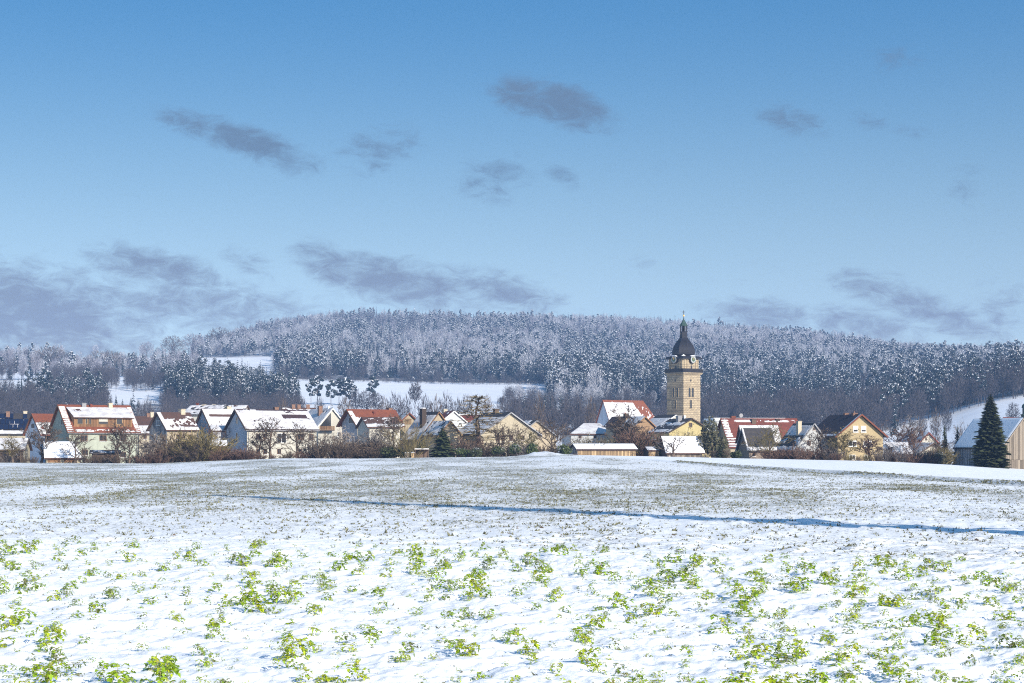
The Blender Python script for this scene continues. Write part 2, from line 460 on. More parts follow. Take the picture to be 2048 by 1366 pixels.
    twig('needle_olive', (0.045, 0.046, 0.025), (0.12, 0.112, 0.06))
    twig('twig_gold', (0.12, 0.088, 0.04), (0.27, 0.205, 0.10))
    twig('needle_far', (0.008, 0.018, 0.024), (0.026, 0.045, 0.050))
    twig('needle_thuja', (0.02, 0.04, 0.012), (0.09, 0.11, 0.03))
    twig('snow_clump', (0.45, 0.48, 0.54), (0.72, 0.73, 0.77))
    # cover crop leaves
    def leaf(name, c, c2, c3):
        m = NT(name); m.set(Roughness=0.55)
        r = m.island()
        cc = m.ramp(r, [(0.0, c), (0.55, c2), (0.88, c2), (1.0, c3)])
        m.color(cc)
        tr = m.n('ShaderNodeBsdfTranslucent'); m.l(cc, tr.inputs[0])
        ad = m.n('ShaderNodeMixShader'); ad.inputs[0].default_value = 0.25
        m.l(m.p.outputs[0], ad.inputs[1]); m.l(tr.outputs[0], ad.inputs[2]); m.l(ad.outputs[0], m.out.inputs[0])
    leaf('leaf_green', (0.07, 0.13, 0.012), (0.23, 0.37, 0.010), (0.40, 0.40, 0.025))
    leaf('leaf_yellow', (0.14, 0.21, 0.010), (0.35, 0.44, 0.010), (0.46, 0.36, 0.045))
    leaf('leaf_dull', (0.05, 0.08, 0.025), (0.15, 0.21, 0.04), (0.27, 0.19, 0.07))
    twig('stem_dry', (0.20, 0.15, 0.08), (0.36, 0.30, 0.14))
    twig('shoot', (0.07, 0.075, 0.045), (0.19, 0.19, 0.12))
    twig('clod', (0.06, 0.045, 0.035), (0.16, 0.12, 0.09))


make_materials()
# ------------------------------------------------------------------ the land
def U(px): return (np.asarray(px, float) - 1024.0) / F
def Zp(py, d): return CAMZ + (HY - np.asarray(py, float)) / F * d
def P(px, py, d): return Vector((float(U(px)) * d, d, float(Zp(py, d))))


EDGE_PX = [-900, -300, 0, 300, 420, 560, 700, 860, 1000, 1150, 1300, 1450, 1600, 1750, 1900, 2048, 2350, 3000]
EDGE_PY = [924, 924, 925, 927, 922, 916.5, 917, 915, 913.5, 910, 912.5, 916, 919, 922, 929, 938, 950, 960]
EDGE_D = 335.0
HPX = [-900, -300, 0, 140, 240, 320, 400, 540, 700, 900, 1100, 1200, 1330, 1500, 1700, 1800, 1900, 1950, 2048, 2350, 3000]
HROWS = {
    900:  [835, 835, 835, 835, 832, 830, 830, 832, 832, 832, 838, 842, 846, 852, 858, 852, 836, 812, 796, 772, 760],
    1050: [805, 805, 805, 800, 800, 800, 800, 808, 810, 812, 815, 815, 822, 828, 832, 824, 805, 788, 772, 748, 740],
    1250: [768, 768, 766, 762, 764, 766, 765, 780, 785, 788, 790, 792, 795, 800, 804, 795, 780, 768, 755, 732, 725],
    1400: [757, 757, 754, 753, 757, 755, 750, 757, 760, 766, 768, 770, 772, 775, 778, 772, 762, 756, 745, 724, 718],
    1650: [737, 737, 735, 735, 733, 732, 739, 743, 738, 738, 742, 745, 745, 748, 750, 748, 744, 742, 735, 716, 712],
    1850: [724, 722, 720, 716, 714, 713, 714, 710, 705, 702, 708, 712, 712, 715, 722, 724, 724, 724, 722, 706, 705],
    2300: [750, 748, 745, 745, 742, 722, 700, 660, 640, 648, 650, 653, 660, 672, 692, 710, 724, 730, 729, 715, 715],
    2450: [780, 780, 775, 775, 765, 745, 725, 680, 658, 664, 668, 670, 678, 690, 708, 724, 738, 744, 744, 730, 730],
    2900: [830] * 21}


def build_lookup():
    us = np.linspace(-0.52, 0.52, 521); ds = np.concatenate([np.arange(300, 700, 10.0), np.arange(700, 2901, 20.0)])
    px = 1024 + us * F
    ze = Zp(np.interp(px, EDGE_PX, EDGE_PY), EDGE_D)
    rows = [(300, ze), (335, ze), (348, ze - 0.7), (430, np.minimum(ze - 0.9, -1.3)), (620, np.full_like(us, -2.0)), (740, np.full_like(us, -2.0) + np.maximum(0, (px - 1880) / 160.0) * 9)]
    for D, py in HROWS.items(): rows.append((D, Zp(np.interp(px, HPX, py), D)))
    R = np.array([r[1] for r in rows]); D = np.array([r[0] for r in rows], float)
    G = np.array([np.interp(ds, D, R[:, i]) for i in range(len(us))])        # (u, d)
    def sm(a, ax, n):
        for _ in range(n):
            p = np.pad(a, [(1, 1) if k == ax else (0, 0) for k in range(2)], mode='edge')
            a = (p[:-2] + 2 * p[1:-1] + p[2:]) / 4 if ax == 0 else (p[:, :-2] + 2 * p[:, 1:-1] + p[:, 2:]) / 4
        return a
    G = sm(G, 0, 40)
    k = int(np.searchsorted(ds, 640)); G[:, k:] = sm(G, 1, 6)[:, k:]
    return us, ds, G


LU, LD, LG = build_lookup()


def hill_z(X, Y):
    u = np.clip(X / np.maximum(Y, 1.0), LU[0], LU[-1]); d = np.clip(Y, LD[0], LD[-1])
    iu = np.clip((u - LU[0]) / (LU[1] - LU[0]), 0, len(LU) - 1.001); i = iu.astype(int); fu = iu - i
    j = np.clip(np.searchsorted(LD, d, side='right') - 1, 0, len(LD) - 2); fd = (d - LD[j]) / (LD[j + 1] - LD[j])
    return (LG[i, j] * (1 - fu) + LG[i + 1, j] * fu) * (1 - fd) + (LG[i, j + 1] * (1 - fu) + LG[i + 1, j + 1] * fu) * fd


def field_line(X, Y):
    """signed distance to the edge of the neighbouring snow field (positive: on the deep, smooth snow)"""
    return (X - (11.0 + (320.0 - Y) * 0.1096)) * 0.994 + 1.2 * (vnoise(Y / 17.0, Y * 0, 3) - 0.5)


def crop_edge(X, Y):
    """metres beyond the far edge of the cover crop strip"""
    px = 1024 + F * X / np.maximum(Y, 1.0)
    return Y - np.interp(px, [-900, 0, 300, 800, 1300, 1700, 2048, 3000], [46, 45, 44.5, 43.5, 40.5, 38.0, 36.5, 33]) - 1.6 * (vnoise(X / 1.3, Y / 1.3, 5) - 0.5)


def H(X, Y, fine=True):
    X = np.asarray(X, float); Y = np.asarray(Y, float)
    u = np.clip(X / np.maximum(Y, 3.0), -0.5, 0.5)
    ze = Zp(np.interp(1024 + u * F, EDGE_PX, EDGE_PY), EDGE_D)
    z = np.where(Y < 335, ze * sstep(70, 330, Y), hill_z(X, np.maximum(Y, 335)))
    near = Y < 345
    if fine and near.any():
        line = field_line(X, Y)
        b = 0.30 * sstep(-0.7, 0.3, line) * sstep(330, 180, Y) - 0.15 * sstep(330, 180, Y)
        w = sstep(2.0, -2.0, crop_edge(X, Y))
        bumps = 0.11 * (fbm(X / 1.7, Y / 1.7, 3, 11) - 0.5) + w * (0.12 * (fbm(X / 0.42, Y / 0.42, 3, 21, 0.5) - 0.5) + 0.05 * (fbm(X / 0.13, Y / 0.13, 3, 23, 0.55) - 0.5) + 0.06 * np.abs(fbm(X / 0.9, Y / 0.9, 3, 31) - 0.5))
        far = (1 - w) * (0.12 * np.clip(fbm(X / 0.75, Y / 0.75, 3, 41) - 0.60, 0, 1) * sstep(90, 50, Y) * 2.2 + 0.05 * (vnoise(X / 0.35, Y / 0.35, 44) - 0.5) * sstep(160, 90, Y))
        z = z + np.where(near, (b + bumps + far) * sstep(340, 300, Y), 0)
        # the spoil heap at the field edge
        hx, hy = X - 5.4, Y - 327.0
        z = z + np.where(near, 0.75 * np.exp(-(hx / 3.4) ** 2 - (hy / 3.0) ** 2) + 0.5 * (fbm(X / 0.9, Y / 0.9, 3, 51) - 0.5) * np.exp(-(hx / 5.0) ** 2 - (hy / 4.0) ** 2), 0)
    return z


def h1(x, y): return float(H(np.array([x]), np.array([y]))[0])


def sheet(name, us, ds, mat, attrs):
    UU, DD = np.meshgrid(us, ds)
    X = UU * DD; Z = H(X, DD)
    n, m_ = UU.shape
    v = np.stack([X.ravel(), DD.ravel(), Z.ravel()], 1)
    i = np.arange(n - 1)[:, None] * m_ + np.arange(m_ - 1)[None, :]
    f = np.stack([i.ravel(), i.ravel() + 1, i.ravel() + m_ + 1, i.ravel() + m_], 1)
    me = fast_mesh(name, v, f, mat, smooth=True)
    for an, fn in attrs.items():
        a = me.attributes.new(an, 'FLOAT', 'POINT'); a.data.foreach_set('value', fn(X, DD).ravel().astype(np.float32))
    return tag(link_mesh(name, me), kind='structure')


def thin_cover(X, Y):
    line = field_line(X, Y)
    t = sstep(-1.5, 1.5, crop_edge(X, Y)) * sstep(0.4, -0.6, line)
    patch = fbm(X / 6.0, Y / 28.0, 4, 61)
    return t * (0.35 + 0.85 * sstep(0.30, 0.65, patch)) * (0.45 + 0.55 * sstep(42, 95, Y))


def bare_cover(X, Y):
    line = field_line(X, Y)
    return np.exp(-((line + 0.2) / 0.8) ** 2) * sstep(250, 190, Y) * 0.55


def spaced(u0, u1, fine_step, lo, hi, n):
    c = np.arange(u0, u1 + 1e-9, fine_step)
    return np.concatenate([np.linspace(lo, u0, n, endpoint=False), c, np.linspace(u1, hi, n + 1)[1:]])


def gm(a, b, r): return a * np.exp(np.arange(0, math.log(b / a) / math.log(1 + r)) * math.log(1 + r))


rows_f = np.concatenate([np.linspace(3, 12, 14, endpoint=False), gm(12, 47, 0.0034), gm(47, 347, 0.010), [347.0]])
sheet('snow_field', spaced(-0.285, 0.285, 0.00098, -0.8, 0.8, 40), rows_f, 'field_snow', {'thin': thin_cover, 'bare': bare_cover})
# the neighbouring land outside the view, out to the horizon
mb = MB(); mb.box(-9000, 9000, -6000, 12000, -31, -30)
tag(mb.build('ground', 'hill_snow'), kind='structure')


# where woods stand: density by bearing (px) and distance
def px_of(X, Y): return 1024 + F * X / Y


def in_forest(px, D):
    """main hill forest (0..1)"""
    lower = np.interp(px, [380, 395, 540, 560, 1090, 1100, 1330, 1500, 1700, 1800, 1950, 2048, 2300], [1840, 1835, 1835, 1405, 1405, 1150, 1110, 1080, 1060, 960, 950, 945, 950])
    ok = (D > lower) & (px > 385)
    ok &= ~((px > 395) & (px < 548) & (D < 1835))
    ok &= ~((px > 1905) & (px < 1946) & (D > 2120) & (D < 2330))
    return ok & (D < 2420)


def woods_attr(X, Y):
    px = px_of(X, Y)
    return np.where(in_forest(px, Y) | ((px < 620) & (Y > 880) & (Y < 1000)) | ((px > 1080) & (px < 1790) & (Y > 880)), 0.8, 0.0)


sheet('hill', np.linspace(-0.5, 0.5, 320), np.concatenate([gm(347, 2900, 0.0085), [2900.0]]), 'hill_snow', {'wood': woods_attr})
# ------------------------------------------------------------------ trees
class Cloud:
    """collects triangles / quads as numpy-ready lists for one mesh with several materials"""
    def __init__(self): self.v = []; self.f = []; self.m = []
    def quad(self, a, b, c, d, mi):
        k = len(self.v); self.v += [a, b, c, d]; self.f.append((k, k + 1, k + 2, k + 3)); self.m.append(mi)
    def ribbon(self, p, q, w0, w1, rnd, mi):
        """a thin twig: three-sided needle as one twisted quad"""
        d = q - p
        s = d.cross(Vector((rnd.uniform(-1, 1), rnd.uniform(-1, 1), rnd.uniform(-1, 1))))
        if s.length < 1e-6: return
        s.normalize()
        self.quad(p - s * w0, p + s * w0, q + s * w1, q - s * w1, mi)
    def limb(self, p, q, r0, r1, mi, n=4):
        d = (q - p)
        if d.length < 1e-6: return
        d.normalize(); a = d.orthogonal().normalized(); b = d.cross(a); k = len(self.v)
        for c, r in ((p, r0), (q, r1)):
            for i in range(n):
                t = 2 * math.pi * i / n; self.v.append(c + a * (r * math.cos(t)) + b * (r * math.sin(t)))
        for i in range(n): self.f.append((k + i, k + (i + 1) % n, k + n + (i + 1) % n, k + n + i)); self.m.append(mi)
    def mesh(self, name, mats):
        return fast_mesh(name, np.array([tuple(p) for p in self.v]), np.array(self.f), mats, self.m)


def rvec(r): 
    while True:
        v = Vector((r.uniform(-1, 1), r.uniform(-1, 1), r.uniform(-1, 1)))
        if 0.05 < v.length < 1: return v.normalized()


def bare_tree(seed, h, spread, clear=0.22, limbs=9, twigs=420, up=0.45, tw=0.028, r0=0.16, droop=0.0, snow=0.0):
    """returns trunk cloud and crown cloud: recursive limbs ending in fans of twigs. unit metres"""
    r = random.Random(seed); T, C = Cloud(), Cloud()
    pts = []; p = Vector((0, 0, -0.3)); lean = Vector((r.uniform(-.05, .05), r.uniform(-.05, .05), 0)); n = 6
    top = h * r.uniform(0.62, 0.75)
    for i in range(n + 1):
        pts.append(p.copy()); p = p + Vector((lean.x * h / n + r.uniform(-.03, .03) * h / n * 2, lean.y * h / n + r.uniform(-.03, .03) * h / n * 2, (top + 0.3) / n))
    for i in range(n):
        a, b = r0 * (1 - i / n * 0.75), r0 * (1 - (i + 1) / n * 0.75)
        T.limb(pts[i], pts[i + 1], a * (1.35 if i == 0 else 1), b, 0, 6)
    ends = []
    def branch(p, d, L, rad, lev):
        segs = 3; q = p
        for s in range(segs):
            d = (d + rvec(r) * 0.28 + Vector((0, 0, up * 0.35 - droop * (s / segs) * (1 if lev > 0 else 0)))).normalized()
            q2 = q + d * (L / segs)
            C.limb(q, q2, rad * (1 - s / segs * 0.6), rad * (1 - (s + 1) / segs * 0.6), 0, 4 if lev == 0 else 3)
            if snow and r.random() < snow and lev <= 1:
                C.ribbon(q + Vector((0, 0, rad)), q2 + Vector((0, 0, rad)), rad * 0.8, rad * 0.6, r, 1)
            if lev < 2:
                for _ in range(2 if lev == 0 else 1):
                    branch(q2, (d + rvec(r) * 0.9).normalized(), L * r.uniform(0.45, 0.62), rad * 0.5, lev + 1)
            else: ends.append((q2, d))
            q = q2
        ends.append((q, d))
    for k in range(limbs):
        t = clear + (1 - clear) * (k + r.random() * 0.6) / limbs
        zz = t * top; i = min(n - 1, int((zz + .3) / (top + .3) * n)); fr = ((zz + .3) / (top + .3) * n) - i
        base = pts[i].lerp(pts[i + 1], min(1, fr)); az = k * 2.4 + r.uniform(-.4, .4)
        el = math.radians(r.uniform(15, 45) + 30 * t) * (0.6 + up)
        d = Vector((math.cos(az) * math.cos(el), math.sin(az) * math.cos(el), math.sin(el)))
        L = spread * (1.05 - 0.45 * abs(t - 0.45)) * r.uniform(0.8, 1.1) * 0.55
        branch(base, d, L, r0 * 0.42 * (1 - t * 0.4), 0)
    branch(pts[-1], Vector((0, 0, 1)), h - top, r0 * 0.28, 0)
    for _ in range(twigs):
        e, d = r.choice(ends); dd = (d * 0.8 + rvec(r) * 0.9 + Vector((0, 0, up * 0.4 - droop))).normalized()
        e = e - d * r.uniform(0, 0.4)
        L = r.uniform(0.04, 0.11) * h * 0.8
        C.ribbon(e, e + dd * L, tw, tw * 0.35, r, 1 if r.random() < snow * 0.35 else 0)
    return T, C


def shrub(seed, h, w, stems=34, twigs=5, tw=0.026):
    r = random.Random(seed); C = Cloud()
    for _ in range(stems):
        az = r.uniform(0, 2 * math.pi); k = r.random() ** 0.7
        d = Vector((math.cos(az) * k * w / h, math.sin(az) * k * w / h, 1)).normalized()
        p = Vector((math.cos(az) * k * w * 0.18, math.sin(az) * k * w * 0.18, -0.15)); L = h * r.uniform(0.65, 1.05); n = 4; q = p
        for s in range(n):
            d = (d + rvec(r) * 0.16 + Vector((0, 0, -0.02))).normalized(); q2 = q + d * (L / n)
            C.ribbon(q, q2, tw * (1.2 - s * 0.22), tw * (1.0 - s * 0.22), r, 0)
            for _t in range(twigs if s else 1):
                e = q.lerp(q2, r.random()); dd = (d + rvec(r) * 0.85).normalized()
                C.ribbon(e, e + dd * r.uniform(0.10, 0.28) * h * 0.7, tw * 0.75, tw * 0.3, r, 0)
            q = q2
    return C


def spruce(seed, h, rad, tiers, per, snow=0.0, droop=0.35, low=0.03, spray=3, mi_snow=1, ragged=0.25, size=1.0, power=1.25):
    r = random.Random(seed); C = Cloud()
    for t in range(tiers):
        f = t / tiers; z = h * (low + (1 - low) * f ** 0.92)
        R = rad * (1 - f ** power) ** 0.95 * r.uniform(1 - ragged, 1 + ragged * 0.4) + 0.04 * rad
        for k in range(per):
            az = r.uniform(0, 2 * math.pi); Rk = R * r.uniform(0.6, 1.1); zk = z + r.uniform(-.8, .8) * h / tiers * (1 - f)
            for s in range(spray):
                f0, f1 = s / spray * 0.85, (s + 1) / spray
                dz = lambda x: -droop * Rk * x * (0.6 + 0.6 * x) + 0.18 * Rk * max(0, x - 0.6)
                a2 = az + r.uniform(-.22, .22)
                p = Vector((math.cos(az) * Rk * f0, math.sin(az) * Rk * f0, zk + dz(f0) + r.uniform(-.05, .05) * h / tiers))
                q = Vector((math.cos(a2) * Rk * f1, math.sin(a2) * Rk * f1, zk + dz(f1)))
                sd = Vector((-math.sin(az), math.cos(az), r.uniform(-.5, .5))) * (Rk * 0.20 * size * (1.15 - f1 * 0.55) + 0.05)
                C.quad(p - sd, p + sd, q + sd * 0.45, q - sd * 0.45, 0)
                if r.random() < snow:
                    up_ = Vector((math.cos(az) * .012 * h, math.sin(az) * .012 * h, 0.05 + 0.012 * h)); sd = sd + Vector((0, 0, r.uniform(-.5, .5) * sd.length))
                    C.quad(p - sd * 0.8 + up_, p + sd * 0.8 + up_, q + sd * 0.5 + up_ * 0.8, q - sd * 0.5 + up_ * 0.8, mi_snow)
    return C


def trunk(h, r, seed=0, mi=0):
    T = Cloud(); rr = random.Random(seed); p = Vector((0, 0, -0.4))
    for i in range(4):
        q = Vector((rr.uniform(-.01, .01) * h, rr.uniform(-.01, .01) * h, h * (i + 1) / 4)); T.limb(p, q, r * (1 - i * .22), r * (1 - (i + 1) * .22), mi, 6); p = q
    return T


def leafy(seed, h, w, n, size, snow=0.0, low=0.0, shape=1.0):
    """ball or egg of small sprays"""
    r = random.Random(seed); C = Cloud()
    lumps = [(rvec(r) * r.uniform(0.2, 0.75), r.uniform(0.3, 0.55)) for _ in range(9)]
    for _ in range(n):
        c, s = r.choice(lumps); q = c + rvec(r) * s * r.uniform(0.6, 1.0)
        p = Vector((q.x * w / 2, q.y * w / 2, h * (0.5 + 0.48 * q.z)))
        if p.z < low * h: p.z = low * h + abs(p.z - low * h)
        a, b = rvec(r) * size * r.uniform(.6, 1.2), rvec(r) * size * r.uniform(.5, 1.0)
        white = r.random() < snow * max(0.0, 0.4 + q.z)
        if white: a.z *= 0.2; b.z *= 0.2; p.z += size * 0.4
        C.quad(p - a - b, p + a - b, p + a + b, p - a + b, 1 if white else 0)
    return C


def pine(seed, h, w, snow, size=0.29, clear=0.45, per=62):
    r = random.Random(seed); C = Cloud()
    n = 13
    for k in range(n):
        t = clear + (1 - clear) * (k + r.random()) / n; az = r.uniform(0, 6.28)
        R = w / 2 * (1.05 - abs(t - 0.68) * 1.5) * r.uniform(0.45, 1.0) if t < 0.95 else 0.1
        c = Vector((math.cos(az) * R, math.sin(az) * R, h * t))
        C.limb(Vector((0, 0, h * t - 0.06 * h)), c, 0.008 * h, 0.004 * h, 2, 3)
        for _ in range(per):
            q = rvec(r) * r.uniform(.5, 1.0); p = c + Vector((q.x * w * .19, q.y * w * .19, q.z * h * .05))
            a, b = rvec(r) * size * h / 18, rvec(r) * size * h / 18
            white = q.z > -0.25 and r.random() < snow * (0.35 + 0.6 * max(0, q.z + .2))
            C.quad(p - a - b, p + a - b, p + a + b, p - a + b, 1 if white else 0)
    C.limb(Vector((0, 0, -0.3)), Vector((0, 0, h * .55)), 0.014 * h, 0.010 * h, 2, 4)
    C.limb(Vector((0, 0, h * .55)), Vector((0, 0, h * .93)), 0.010 * h, 0.003 * h, 2, 3)
    return C


def round_crown(seed, h, w, n, limbs=7, tw=0.10, low=0.2):
    """a far leafless tree: limbs and a haze of twigs"""
    r = random.Random(seed); C = Cloud()
    C.limb(Vector((0, 0, -0.3)), Vector((0, 0, h * .45)), .016 * h, .010 * h, 0, 4)
    for k in range(limbs):
        az = k * 2.4; t = r.uniform(.22, .5)
        C.limb(Vector((0, 0, h * t)), Vector((math.cos(az) * w * .32, math.sin(az) * w * .32, h * (t + .33))), .008 * h, .003 * h, 0, 3)
    for _ in range(n):
        q = rvec(r) * r.random() ** 0.4
        p = Vector((q.x * w / 2, q.y * w / 2, h * (low + (1 - low) * (0.5 + 0.5 * q.z))))
        d = (Vector((q.x, q.y, abs(q.z) * 0.6 + 0.55)) + rvec(r) * 0.5).normalized() * h * r.uniform(.05, .12)
        C.ribbon(p, p + d, tw, tw * .5, r, 1)
    return C


# ------------------------------------------------------------------ woods on the hill (a mass nobody could count)
protos = bpy.data.collections.new('tree_kinds')          # not linked to the scene: only scattered from
KIND = []


def proto(name, cloud, mats):
    KIND.append(name)
    o = bpy.data.objects.new('%02d_%s' % (len(KIND) - 1, name), cloud.mesh(name, mats))
    protos.objects.link(o)


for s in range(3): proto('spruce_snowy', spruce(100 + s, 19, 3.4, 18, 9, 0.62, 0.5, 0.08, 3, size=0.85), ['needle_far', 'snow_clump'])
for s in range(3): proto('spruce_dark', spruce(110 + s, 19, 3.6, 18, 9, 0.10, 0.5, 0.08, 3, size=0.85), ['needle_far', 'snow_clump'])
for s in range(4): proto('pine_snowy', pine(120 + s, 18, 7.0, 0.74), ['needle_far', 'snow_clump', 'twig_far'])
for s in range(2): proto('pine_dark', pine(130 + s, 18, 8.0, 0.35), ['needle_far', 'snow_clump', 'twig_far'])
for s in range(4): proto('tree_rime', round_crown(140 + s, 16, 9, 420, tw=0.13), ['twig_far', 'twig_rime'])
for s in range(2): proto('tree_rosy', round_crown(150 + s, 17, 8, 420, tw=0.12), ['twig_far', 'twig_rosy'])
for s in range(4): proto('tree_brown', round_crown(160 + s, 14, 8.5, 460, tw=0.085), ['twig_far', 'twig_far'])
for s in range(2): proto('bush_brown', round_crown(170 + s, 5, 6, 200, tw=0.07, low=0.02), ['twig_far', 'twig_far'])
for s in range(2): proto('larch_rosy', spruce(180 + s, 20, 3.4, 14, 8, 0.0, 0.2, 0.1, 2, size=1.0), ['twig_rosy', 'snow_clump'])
IDX = {}
for i, k in enumerate(KIND): IDX.setdefault(k, []).append(i)


def scatter_group():
    ng = bpy.data.node_groups.new('scatter_trees', 'GeometryNodeTree')
    ng.interface.new_socket('Geometry', in_out='INPUT', socket_type='NodeSocketGeometry')
    ng.interface.new_socket('Geometry', in_out='OUTPUT', socket_type='NodeSocketGeometry')
    N = ng.nodes.new
    gi, go = N('NodeGroupInput'), N('NodeGroupOutput')
    ci = N('GeometryNodeCollectionInfo'); ci.inputs['Collection'].default_value = protos
    ci.inputs['Separate Children'].default_value = True; ci.inputs['Reset Children'].default_value = True
    ip = N('GeometryNodeInstanceOnPoints'); ip.inputs['Pick Instance'].default_value = True
    def attr(name, typ):
        a = N('GeometryNodeInputNamedAttribute'); a.data_type = typ; a.inputs['Name'].default_value = name
        return [s for s in a.outputs if s.enabled][0]
    L = ng.links.new
    L(gi.outputs[0], ip.inputs['Points']); L(ci.outputs[0], ip.inputs['Instance'])
    L(attr('pick', 'INT'), ip.inputs['Instance Index'])
    ro = N('ShaderNodeCombineXYZ'); L(attr('spin', 'FLOAT'), ro.inputs[2])
    er = N('FunctionNodeEulerToRotation'); L(ro.outputs[0], er.inputs[0]); L(er.outputs[0], ip.inputs['Rotation'])
    L(attr('size', 'FLOAT_VECTOR'), ip.inputs['Scale'])
    L(ip.outputs[0], go.inputs[0])
    return ng


SCATTER = scatter_group()


def scatter(name, X, Y, pick, size, label):
    Z = H(X, Y, False)
    me = bpy.data.meshes.new(name); n = len(X)
    me.vertices.add(n); me.vertices.foreach_set('co', np.stack([X, Y, Z], 1).astype(np.float32).ravel())
    me.attributes.new('pick', 'INT', 'POINT').data.foreach_set('value', np.asarray(pick, np.int32))
    rs = np.random.RandomState(n)
    me.attributes.new('spin', 'FLOAT', 'POINT').data.foreach_set('value', rs.uniform(0, 6.28, n).astype(np.float32))
    sz = np.stack([size * rs.uniform(.72, 1.05, n), size * rs.uniform(.72, 1.05, n), size * rs.uniform(.85, 1.25, n)], 1).astype(np.float32)
    me.attributes.new('size', 'FLOAT_VECTOR', 'POINT').data.foreach_set('vector', sz.ravel())
    o = link_mesh(name, me)
    md = o.modifiers.new('scatter', 'NODES'); md.node_group = SCATTER
    return tag(o, label, None, None, 'stuff')


def jitter_grid(px0, px1, d0, d1, step, seed):
    """points about `step` metres apart over a bearing and distance range"""
    rs = np.random.RandomState(seed); x0, x1 = float(U(px0)) * d1, float(U(px1)) * d1
    xs = np.arange(min(x0, float(U(px0)) * d0), max(x1, float(U(px1)) * d0), step); ys = np.arange(d0, d1, step)
    X, Y = np.meshgrid(xs, ys); X = X.ravel() + rs.uniform(-.5, .5, X.size) * step; Y = Y.ravel() + rs.uniform(-.5, .5, Y.size) * step
    px = px_of(X, Y); k = (px > px0) & (px < px1) & (Y > d0) & (Y < d1)
    return X[k], Y[k], px[k], rs


def choose(rs, kinds, w):
    """w: (n, kinds) weights -> prototype indices"""
    w = np.clip(w, 0, None); w = w / w.sum(1, keepdims=True); c = np.cumsum(w, 1); r = rs.rand(len(w))[:, None]
    k = (r > c).sum(1).clip(0, len(kinds) - 1)
    out = np.zeros(len(w), int)
    for i, nm in enumerate(kinds):
        s = k == i; out[s] = rs.choice(IDX[nm], s.sum())
    return out


def hill_forest():
    X, Y, px, rs = jitter_grid(385, 2260, 930, 2420, 6.8, 5)
    k = in_forest(px, Y); X, Y, px = X[k], Y[k], px[k]
    g = sstep(1350, 2050, Y)                              # rime and snow thicken up the slope
    pat = fbm(X / 90, Y / 200, 3, 71); pat2 = fbm(X / 80, Y / 200, 3, 81); n3 = fbm(X / 75, Y / 170, 3, 91); gap = fbm(X / 22, Y / 40, 2, 95)
    left = sstep(1350, 1150, px)
    right_low = sstep(1250, 1400, px) * sstep(1480, 1250, Y)
    kinds = ['spruce_snowy', 'spruce_dark', 'pine_snowy', 'pine_dark', 'tree_rime', 'tree_rosy', 'tree_brown', 'larch_rosy']
    w = np.stack([
        (0.35 + 3.2 * sstep(.50, .56, pat2)) * (0.2 + .8 * g) * sstep(980, 1150, Y),
        (2.2 * sstep(.50, .57, pat) + 0.25) * (1 - 0.7 * g),
        (0.4 + 2.4 * sstep(.48, .56, 1 - pat)) * (1 - 0.75 * right_low) * (.45 + .75 * g),
        0.4 * (1 - g) + 0.02,
        sstep(1080, 1250, Y) * (0.25 + 4.2 * sstep(.51, .57, n3)) * (0.15 + g) * (1 - 0.8 * right_low),
        0.35 * g * (1 + left),
        2.6 * right_low * (0.2 + sstep(.42, .56, 1 - pat)) + 0.05,
        4.0 * sstep(1950, 2200, Y) * sstep(1600, 900, px) + 0.5 * g], 1)
    size = rs.uniform(.6, 1.18, len(X)) * (0.98 - 0.16 * g)
    pick = choose(rs, kinds, w)
    k = gap > .33; X, Y, pick, size = X[k], Y[k], pick[k], size[k]
    scatter('hill_forest', X, Y, pick, size, 'snowy pine, spruce and rimed broadleaf forest covering the long hill')
    # brushwood along the lower forest edge
    xs, ys, p2, r2 = jitter_grid(545, 1330, 1375, 1412, 4.5, 6)
    scatter('forest_edge_undergrowth', xs, ys, choose(r2, ['bush_brown', 'tree_brown'], np.tile([[.85, .15]], (len(xs), 1))), r2.uniform(.4, .8, len(xs)), 'low brown undergrowth along the forest edge above the snowy field')


